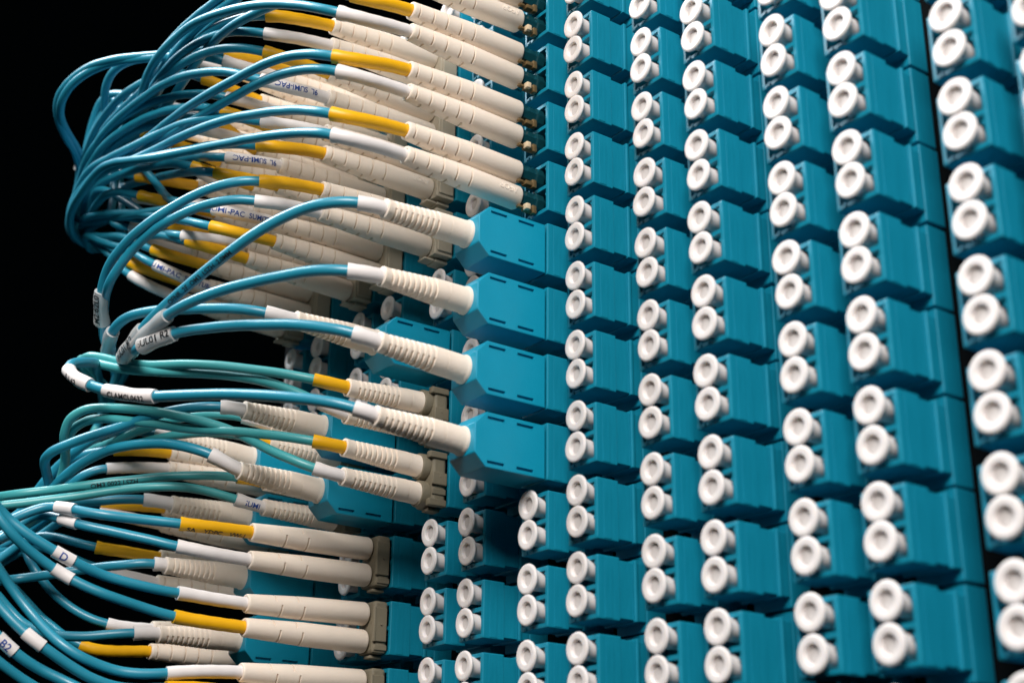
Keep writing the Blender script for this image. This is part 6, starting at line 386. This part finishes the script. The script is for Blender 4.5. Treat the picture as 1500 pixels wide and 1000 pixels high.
{'style':'long','col':12,'row':3,'ends':[{'port':'u','color':'yellow','bf':[-218.3,-4.0,53.55],'br':[-218.3,-33.0,52.35],'ls':17.2,'pts':[[-218.3,-33.5,52.3],[-218.0,-38.0,51.5],[-217.7,-42.5,50.7],[-218.3,-46.9,50.3],[-220.9,-50.4,51.0],[-224.7,-51.8,52.9],[-228.5,-51.9,55.4],[-232.1,-51.3,58.3],[-235.4,-50.5,61.2],[-238.6,-49.6,64.3],[-241.9,-49.1,67.4],[-245.2,-49.1,70.6],[-248.5,-49.6,73.7],[-252.1,-50.4,76.2],[-256.5,-50.8,76.9],[-260.6,-50.6,75.1],[-264.2,-49.9,72.4],[-267.7,-49.0,69.6],[-271.1,-47.9,66.8],[-274.7,-46.7,64.3],[-278.7,-45.5,62.4],[-282.8,-44.2,61.1],[-286.8,-42.1,60.6],[-290.3,-39.2,60.7],[-293.4,-36.0,61.4],[-296.5,-32.9,62.7],[-299.7,-30.0,64.2],[-302.8,-27.1,65.8],[-306.0,-24.3,67.4],[-309.1,-21.3,68.8],[-312.2,-18.2,70.2],[-315.3,-15.2,71.5],[-318.4,-12.1,72.7],[-321.5,-9.0,74.0],[-324.6,-5.9,75.3],[-327.7,-2.8,76.5],[-330.8,0.3,77.7],[-333.9,3.4,79.0],[-337.0,6.5,80.2],[-340.1,9.6,81.4],[-343.2,12.7,82.6]]},{'port':'l','color':'white','bf':[-218.3,-4.0,47.31],'br':[-218.3,-33.0,46.11],'ls':17.2,'pts':[[-218.3,-33.5,46.1],[-217.9,-37.9,45.3],[-217.6,-42.3,44.5],[-218.2,-46.6,44.0],[-220.8,-50.0,44.5],[-224.7,-51.2,46.1],[-228.6,-51.2,48.4],[-231.9,-50.7,51.3],[-234.8,-49.9,54.6],[-237.3,-49.0,58.1],[-239.7,-48.0,61.8],[-242.1,-47.3,65.5],[-244.4,-46.8,69.3],[-246.6,-46.5,73.1],[-248.9,-46.4,77.0],[-251.4,-46.5,80.7],[-255.1,-46.9,83.0],[-258.9,-47.9,81.3],[-261.6,-48.7,77.8],[-264.1,-49.3,74.1],[-267.0,-49.2,70.8],[-270.4,-48.5,67.9],[-274.0,-47.2,65.7],[-277.8,-45.8,63.9],[-281.9,-44.4,62.6],[-285.9,-42.8,61.7],[-289.6,-40.3,61.3],[-292.7,-37.1,61.5],[-295.5,-33.7,62.3],[-298.3,-30.5,63.6],[-301.1,-27.4,65.0],[-304.1,-24.3,66.5],[-307.0,-21.2,67.8],[-310.0,-18.2,69.1],[-313.1,-15.2,70.4],[-316.1,-12.2,71.6],[-319.2,-9.2,72.9],[-322.2,-6.2,74.1],[-325.3,-3.2,75.4],[-328.4,-0.2,76.6],[-331.5,2.8,77.8],[-334.6,5.8,79.0],[-337.6,8.8,80.3],[-340.7,11.8,81.5]]}],'emboss':0,'label':''},
{'style':'long','col':12,'row':2,'ends':[{'port':'u','color':'white','bf':[-218.3,-4.0,38.45],'br':[-218.3,-33.0,37.25],'ls':17.2,'pts':[[-218.3,-33.5,37.2],[-218.0,-38.0,36.4],[-217.7,-42.4,35.6],[-218.3,-46.8,35.2],[-220.9,-50.3,35.8],[-224.7,-51.7,37.6],[-228.4,-51.7,40.2],[-231.8,-51.1,43.1],[-234.9,-50.1,46.3],[-237.8,-49.0,49.6],[-240.5,-47.9,53.0],[-243.2,-47.2,56.6],[-245.7,-46.8,60.4],[-247.9,-46.9,64.3],[-250.0,-47.1,68.3],[-252.9,-47.5,71.7],[-257.0,-47.9,73.3],[-261.4,-48.0,72.4],[-265.3,-48.0,70.1],[-268.6,-47.7,67.0],[-271.6,-47.3,63.6],[-275.0,-46.6,60.7],[-279.2,-45.7,59.3],[-283.4,-44.3,59.2],[-287.3,-42.0,59.6],[-290.6,-39.0,60.4],[-293.7,-35.9,61.5],[-296.7,-32.8,62.8],[-299.8,-29.8,64.3],[-302.8,-26.9,65.9],[-305.9,-23.8,67.3],[-308.8,-20.7,68.6],[-311.8,-17.5,69.9],[-314.7,-14.2,71.1],[-317.6,-11.0,72.3],[-320.6,-7.8,73.5],[-323.7,-4.7,74.7],[-326.8,-1.7,76.0],[-330.0,1.2,77.3],[-333.3,4.1,78.6],[-336.5,7.0,79.9],[-339.8,9.8,81.2],[-343.0,12.7,82.5]]},{'port':'l','color':'white','bf':[-218.3,-4.0,32.21],'br':[-218.3,-33.0,32.2],'ls':14.24,'pts':[[-218.3,-33.6,32.2],[-218.0,-38.1,32.0],[-218.0,-42.5,32.0],[-219.8,-46.5,32.7],[-223.3,-48.5,34.3],[-227.1,-48.9,36.6],[-230.5,-48.6,39.5],[-233.3,-47.9,42.9],[-235.9,-47.0,46.5],[-238.3,-46.1,50.1],[-240.6,-45.5,53.9],[-242.8,-45.3,57.8],[-244.8,-45.4,61.8],[-246.6,-45.7,65.9],[-249.0,-46.2,69.7],[-252.6,-46.8,71.9],[-256.9,-47.4,71.3],[-260.8,-47.7,69.0],[-264.6,-47.8,66.7],[-268.6,-47.6,64.6],[-272.6,-47.1,62.9],[-276.9,-46.3,61.7],[-281.2,-45.2,61.1],[-285.3,-43.6,61.2],[-289.2,-41.3,61.4],[-292.4,-38.2,61.7],[-295.3,-34.9,62.3],[-298.3,-31.8,63.5],[-301.4,-28.9,65.0],[-304.5,-26.1,66.6],[-307.5,-23.1,68.1],[-310.4,-19.9,69.3],[-313.2,-16.6,70.5],[-315.9,-13.2,71.6],[-318.7,-9.9,72.7],[-321.7,-6.7,73.9],[-324.7,-3.7,75.1],[-327.8,-0.7,76.4],[-331.1,2.1,77.7],[-334.3,4.9,79.0],[-337.6,7.6,80.4],[-340.9,10.4,81.7],[-344.1,13.1,83.0]]}],'emboss':0,'label':''},
{'style':'long','col':12,'row':1,'ends':[{'port':'u','color':'yellow','bf':[-218.3,-4.0,23.35],'br':[-218.3,-33.0,23.24],'ls':16.65,'pts':[[-218.3,-33.5,23.3],[-218.0,-38.0,23.4],[-217.8,-42.5,23.6],[-218.5,-46.8,24.5],[-221.2,-49.4,26.8],[-224.7,-49.9,29.4],[-228.4,-50.1,32.0],[-232.2,-50.6,34.5],[-236.0,-51.3,36.8],[-239.8,-51.8,39.0],[-243.8,-51.9,41.1],[-247.9,-51.5,42.9],[-252.1,-50.5,44.1],[-256.2,-48.8,44.8],[-260.2,-46.9,45.8],[-264.2,-45.2,47.1],[-268.0,-43.6,48.8],[-271.9,-42.0,50.5],[-275.7,-40.4,52.3],[-279.5,-38.8,54.1],[-283.3,-37.2,56.0],[-287.0,-35.5,57.8],[-290.8,-33.9,59.7],[-294.5,-32.1,61.6],[-298.1,-30.2,63.4],[-301.7,-28.2,65.2],[-305.2,-26.0,66.9],[-308.6,-23.4,68.6],[-311.7,-20.6,70.2],[-314.8,-17.6,71.7],[-317.8,-14.6,73.1],[-320.9,-11.6,74.4],[-324.0,-8.6,75.6],[-327.1,-5.6,76.7],[-330.3,-2.5,77.8],[-333.4,0.5,78.8],[-336.6,3.5,79.9]]},{'port':'l','color':'white','bf':[-218.3,-4.0,17.11],'br':[-218.3,-33.0,18.31],'ls':16.07,'pts':[[-218.3,-33.4,18.4],[-218.0,-37.9,18.8],[-217.9,-42.4,19.5],[-218.7,-46.5,21.0],[-221.5,-48.8,23.5],[-225.0,-49.3,26.3],[-228.5,-49.4,29.2],[-232.2,-49.5,31.8],[-235.9,-49.7,34.3],[-239.7,-50.1,36.9],[-243.3,-50.6,39.5],[-247.1,-51.0,42.0],[-251.2,-50.6,43.8],[-255.4,-49.1,44.7],[-259.4,-47.3,45.5],[-263.4,-45.5,46.8],[-267.3,-43.9,48.3],[-271.2,-42.3,50.1],[-275.0,-40.7,51.9],[-278.8,-39.1,53.7],[-282.6,-37.5,55.6],[-286.4,-35.8,57.5],[-290.1,-34.2,59.4],[-293.9,-32.4,61.3],[-297.6,-30.5,63.1],[-301.2,-28.5,64.9],[-304.7,-26.2,66.7],[-308.0,-23.6,68.3],[-311.0,-20.6,69.8],[-314.0,-17.5,71.3],[-317.0,-14.4,72.7],[-320.2,-11.5,74.0],[-323.5,-8.7,75.3],[-326.8,-5.9,76.6],[-330.2,-3.2,77.9],[-333.6,-0.5,79.1],[-337.0,2.3,80.4],[-340.4,5.0,81.7]]}],'emboss':0,'label':''},
{'style':'long','col':12,'row':-2,'ends':[{'port':'u','color':'yellow','bf':[-218.3,-4.0,-21.95],'br':[-218.3,-33.0,-23.86],'ls':14.41,'pts':[[-218.3,-33.2,-23.9],[-218.1,-37.8,-24.4],[-218.2,-42.4,-25.0],[-219.3,-46.9,-25.6],[-222.0,-50.6,-26.1],[-225.5,-53.4,-26.8],[-229.1,-55.9,-28.4],[-231.8,-58.0,-31.6],[-234.5,-59.5,-35.0],[-237.9,-60.7,-37.9],[-241.3,-62.6,-40.5],[-243.3,-65.8,-43.0],[-244.3,-69.7,-45.3]]},{'port':'l','color':'white','bf':[-218.3,-4.0,-28.19],'br':[-218.3,-33.0,-28.07],'ls':15.87,'pts':[[-218.3,-33.5,-28.1],[-218.2,-37.8,-28.7],[-218.1,-42.2,-29.5],[-218.5,-46.5,-30.3],[-219.7,-50.6,-31.3],[-222.2,-53.6,-33.0],[-225.6,-55.2,-35.4],[-229.0,-55.8,-38.0],[-232.4,-56.5,-40.8],[-235.7,-57.8,-43.4],[-238.7,-59.8,-45.9],[-240.4,-62.9,-48.4],[-240.0,-66.7,-50.6],[-238.7,-70.5,-52.4]]}],'emboss':0,'label':''},
{'style':'long','col':12,'row':-3,'ends':[{'port':'u','color':'yellow','bf':[-218.3,-4.0,-37.05],'br':[-218.3,-33.0,-38.27],'ls':15.87,'pts':[[-218.3,-33.7,-38.3],[-218.1,-38.2,-38.7],[-218.0,-42.8,-39.1],[-218.9,-47.2,-39.3],[-221.0,-51.1,-39.4],[-224.1,-54.3,-39.9],[-227.6,-56.9,-41.1],[-231.4,-58.7,-42.8],[-235.2,-60.3,-44.7],[-238.5,-62.6,-46.8],[-240.4,-66.0,-48.9],[-241.1,-69.9,-51.1]]},{'port':'l','color':'white','bf':[-218.3,-4.0,-43.29],'br':[-218.3,-33.0,-42.5],'ls':16.06,'pts':[[-218.3,-33.2,-42.5],[-218.2,-37.7,-42.4],[-218.1,-42.1,-42.2],[-218.5,-46.6,-42.1],[-220.1,-50.7,-42.1],[-223.1,-53.9,-42.6],[-226.7,-56.1,-44.1],[-229.9,-58.3,-46.3],[-232.8,-60.6,-48.7],[-236.0,-63.2,-50.5],[-238.4,-66.4,-52.2],[-238.2,-70.3,-54.2]]}],'emboss':0,'label':''},
{'style':'long','col':12,'row':-4,'ends':[{'port':'u','color':'yellow','bf':[-218.3,-4.0,-52.15],'br':[-218.3,-33.0,-50.95],'ls':16.05,'pts':[[-218.3,-33.3,-50.9],[-218.1,-37.7,-50.9],[-218.0,-42.1,-50.8],[-218.4,-46.4,-50.7],[-219.7,-50.5,-50.2],[-222.5,-53.7,-49.1],[-225.8,-56.3,-47.9],[-229.0,-59.1,-47.4],[-232.0,-62.0,-48.7],[-234.7,-64.5,-51.0],[-236.9,-67.1,-53.7],[-238.8,-69.8,-56.5]]},{'port':'l','color':'white','bf':[-218.3,-4.0,-58.39],'br':[-218.3,-33.0,-57.19],'ls':14.81,'pts':[[-218.3,-33.4,-57.2],[-218.1,-38.1,-56.8],[-218.2,-42.6,-56.4],[-219.0,-47.1,-55.6],[-221.0,-51.0,-54.2],[-224.0,-54.0,-52.4],[-227.5,-56.5,-50.7],[-231.1,-59.3,-50.0],[-234.7,-62.0,-50.9],[-238.6,-63.9,-52.3],[-240.1,-66.7,-55.2],[-238.4,-69.7,-58.3]]}],'emboss':0,'label':''},
{'style':'long','col':12,'row':-5,'ends':[{'port':'u','color':'white','bf':[-218.3,-4.0,-67.25],'br':[-218.3,-33.0,-68.59],'ls':11.0,'pts':[[-218.3,-33.7,-68.6],[-218.3,-38.0,-68.8],[-218.7,-42.4,-68.6],[-220.2,-46.4,-67.7],[-222.2,-49.9,-66.0],[-224.0,-53.2,-63.7],[-225.2,-56.4,-61.0],[-226.2,-59.2,-57.8],[-228.1,-61.2,-54.4],[-231.0,-61.9,-51.1],[-233.5,-62.8,-47.8],[-234.7,-65.3,-44.4],[-235.0,-69.1,-42.3],[-235.0,-73.3,-40.8]]},{'port':'l','color':'yellow','bf':[-218.3,-4.0,-73.49],'br':[-218.3,-33.0,-73.99],'ls':17.04,'pts':[[-218.3,-33.5,-74.0],[-218.1,-38.0,-74.5],[-218.0,-42.4,-74.9],[-218.4,-46.9,-74.8],[-220.0,-50.7,-73.5],[-223.1,-53.2,-71.3],[-226.7,-54.6,-69.1],[-230.4,-55.9,-66.9],[-233.8,-57.3,-64.3],[-236.7,-59.1,-61.5],[-239.0,-61.5,-58.5],[-240.8,-64.4,-55.5]]}],'emboss':0,'label':''}
]
RANK = {6: 'front', 8: 'second', 9: 'third', 10: 'fourth', 11: 'fifth', 12: 'rearmost'}
cnt = {}
for cdn in CORDS:
    st, c, k, ends = cdn['style'], cdn['col'], cdn['row'], cdn['ends']
    base = Vector((H[c], 0, zrow(c, k)-.45))
    single = st == 'shroud'
    T = thing('shrouded_patch_cord' if single else 'duplex_patch_cord', base)
    key = (single, c); i = cnt.get(key, 0); cnt[key] = i+(0 if cdn['label'] else 1)
    if single:
        lab = ('aqua cord in bright teal shroud, %s of four big front shrouds' % ORD[i]) if c == 6 else 'aqua cord in shaded teal shroud, %s shroud in the %s rank' % (ORD[i], RANK[c])
        tag(T, lab, 'patch cord', 'single cords ending in teal shrouds')
    else:
        kind = {'long': 'long slotted', 'longb': 'long smooth', 'ribbed': 'short ribbed'}[st]
        tag(T, 'duplex cord, %s boots, %s over %s sleeves, %s duplex cord in %s rank' % (kind, ends[0]['color'], ends[1]['color'], ORD[i], RANK[c]), 'patch cord', 'aqua duplex patch cords')
    if cdn['label']: T['label'] = cdn['label']
    for e in ends:
        bf, br = Vector(e['bf']), Vector(e['br']); ax = (br-bf).normalized()
        q = Vector((0, -1, 0)).rotation_difference(ax)
        if single or st == 'ribbed': q = q @ Quaternion((0, 1, 0), math.radians(-68 if (c, k) in ((6, -1), (8, -3), (11, -4), (9, -3)) and e['port'] != 'l' else random.uniform(-6, 6)))
        bo = obj('boot', BOOT[st], 'boot', T, bf-base, q)
        if st == 'long' and c in (6, 8) and (cdn['emboss'] or k == 4 or c == 8 and k == 2) and e['port'] == 'l':
            # raised letters moulded upside down into the boot
            v, f, w_ = glyphs('AFOP', 1.9); b = MB(); vs = []
            for x, y, _ in v:
                th = -y/2.72+math.radians(6); vs.append((2.82*math.cos(th), -1.6-x, 2.82*math.sin(th)))
            b.add(vs, f); nv = len(vs)
            b.add([(x*.95, y, z*.95) for x, y, z in vs], [])
            ed = {}
            for a in f:
                for p_, q_ in zip(a, a[1:]+a[:1]): ed[(min(p_, q_), max(p_, q_))] = ed.get((min(p_, q_), max(p_, q_)), 0)+1
            b.f += [(p_, q_, q_+nv, p_+nv) for (p_, q_), m_ in ed.items() if m_ == 1]
            obj('raised_lettering', b.mesh('raised_lettering'), 'boot', bo)
        P = spline(e['pts']); L = cum(P)[-1]; ls = e['ls']; rc = 1.15 if single else 1.07
        rs = 1.55 if single else 1.42
        fl = random.uniform(.0, .22)
        sp = cut([br+ax*-1.4]+P, 0, ls+1.4)
        so = obj('sleeve', tube(sp, lambda x, L_: rs+(fl if x > L_-1.5 else fl*.3*(x/L_))+.03*math.sin(x*1.7+k), 16, rc+.03).mesh('sleeve', 40, base), e['color'], T)
        cm = 'green' if e.get('green') else 'aqua'
        cp_ = cut(P, ls-1.5, L)
        co = obj('cable', tube(cp_, rc, 12).mesh('cable', 60, base), cm, T)
        if e.get('text'):
            tx, ink, flip = e['text']; 
            b = print_on_path(sp, tx, 1.75 if ink == 'blue' else 1.6, rs+.04, (ls+1.4)*.55, flip, .15 if ink == 'blue' else -.55)
            obj('lettering', b.mesh('lettering', 60, base), ink+'_ink', so)
        if e.get('ctext'):
            b = print_on_path(cp_, e['ctext'], 1.5, rc, min(42, L*.45), 0, -.25)
            obj('lettering', b.mesh('lettering', 60, base), 'black_ink', co)
        for (a0, a1) in e.get('wrap', []):
            wp = cut(P, a0*L, a1*L)
            wo = obj('wrap_label', tube(wp, lambda x, L_: 1.62+.1*math.sin(x*.9)+.22*(x/L_), 16, rc+.2).mesh('wrap_label', 40, base), 'wrap', T)
            b = print_on_path(wp, random.choice(['RM2 62L01', '6UL01 R2', 'R2 C6L02']), 2.1, 1.84, (a1-a0)*L*.5, 0, .3)
            obj('lettering', b.mesh('lettering', 60, base), 'black_ink', wo)
        for wi, (a0, a1) in enumerate(e.get('wrap2', [])):
            wp = cut(P, a0*L, a1*L)
            wo = obj('wrap_label', tube(wp, lambda x, L_: 1.5+.08*math.sin(x*.8), 16, rc+.1).mesh('wrap_label', 40, base), 'white', T)
            b = print_on_path(wp, ['CLAMCL0632', 'B 1 62'][wi], 1.7 if wi == 0 else 1.4, 1.58, (a1-a0)*L*.5, 0, -.3)
            obj('lettering', b.mesh('lettering', 60, base), 'black_ink', wo)
        if e.get('mark'):
            fr, tx = e['mark']; wp = cut(P, fr*L-2.2, fr*L+2.2)
            mo = obj('cable_marker', tube(wp, 1.32, 16, rc+.05).mesh('cable_marker', 40, base), 'white', T)
            if tx:
                b = print_on_path(wp, tx, 2.2, 1.32, 2.2, 0, .3); obj('lettering', b.mesh('lettering', 60, base), 'blue_ink', mo)
        if c == 6 and not single:
            obj('plug', ME_PLUG, 'plug', T, (0, 1, bf.z-base.z)); obj('latch', ME_LATCH, 'bronze', T, (0, 0, bf.z-base.z))
    if single: obj('shroud', ME_S, 'shroud', T, (0, 0, -.5))
    elif c == 6: obj('tab', ME_TAB, 'ivory', T)
    else: obj('clip', ME_CLIP[st], 'clip_light' if c == 8 and st == 'long' else 'clip', T)

# ------------------------------------------------------------------ tie round the upper bundle
TI = [-281.0,-41.7,80.8]
b = MB(); ring = []
for i in range(28):
    a = 2*math.pi*i/28; c_, s_ = math.cos(a), math.sin(a)
    ring.append([(6.0*c_+dx, 5.5*s_, dz) for dx, dz in ((0, -1.2), (.5*c_, -1.2), (.5*c_, 1.2), (0, 1.2))])
ring.append(ring[0]); b.rings(ring, False, False)
tag(obj('cable_tie', b.mesh('cable_tie', 40), 'wrap', None, TI, Quaternion((0, 1, 0), math.radians(25))), 'pale tie strap round the upper bundle of blue cables', 'cable tie')
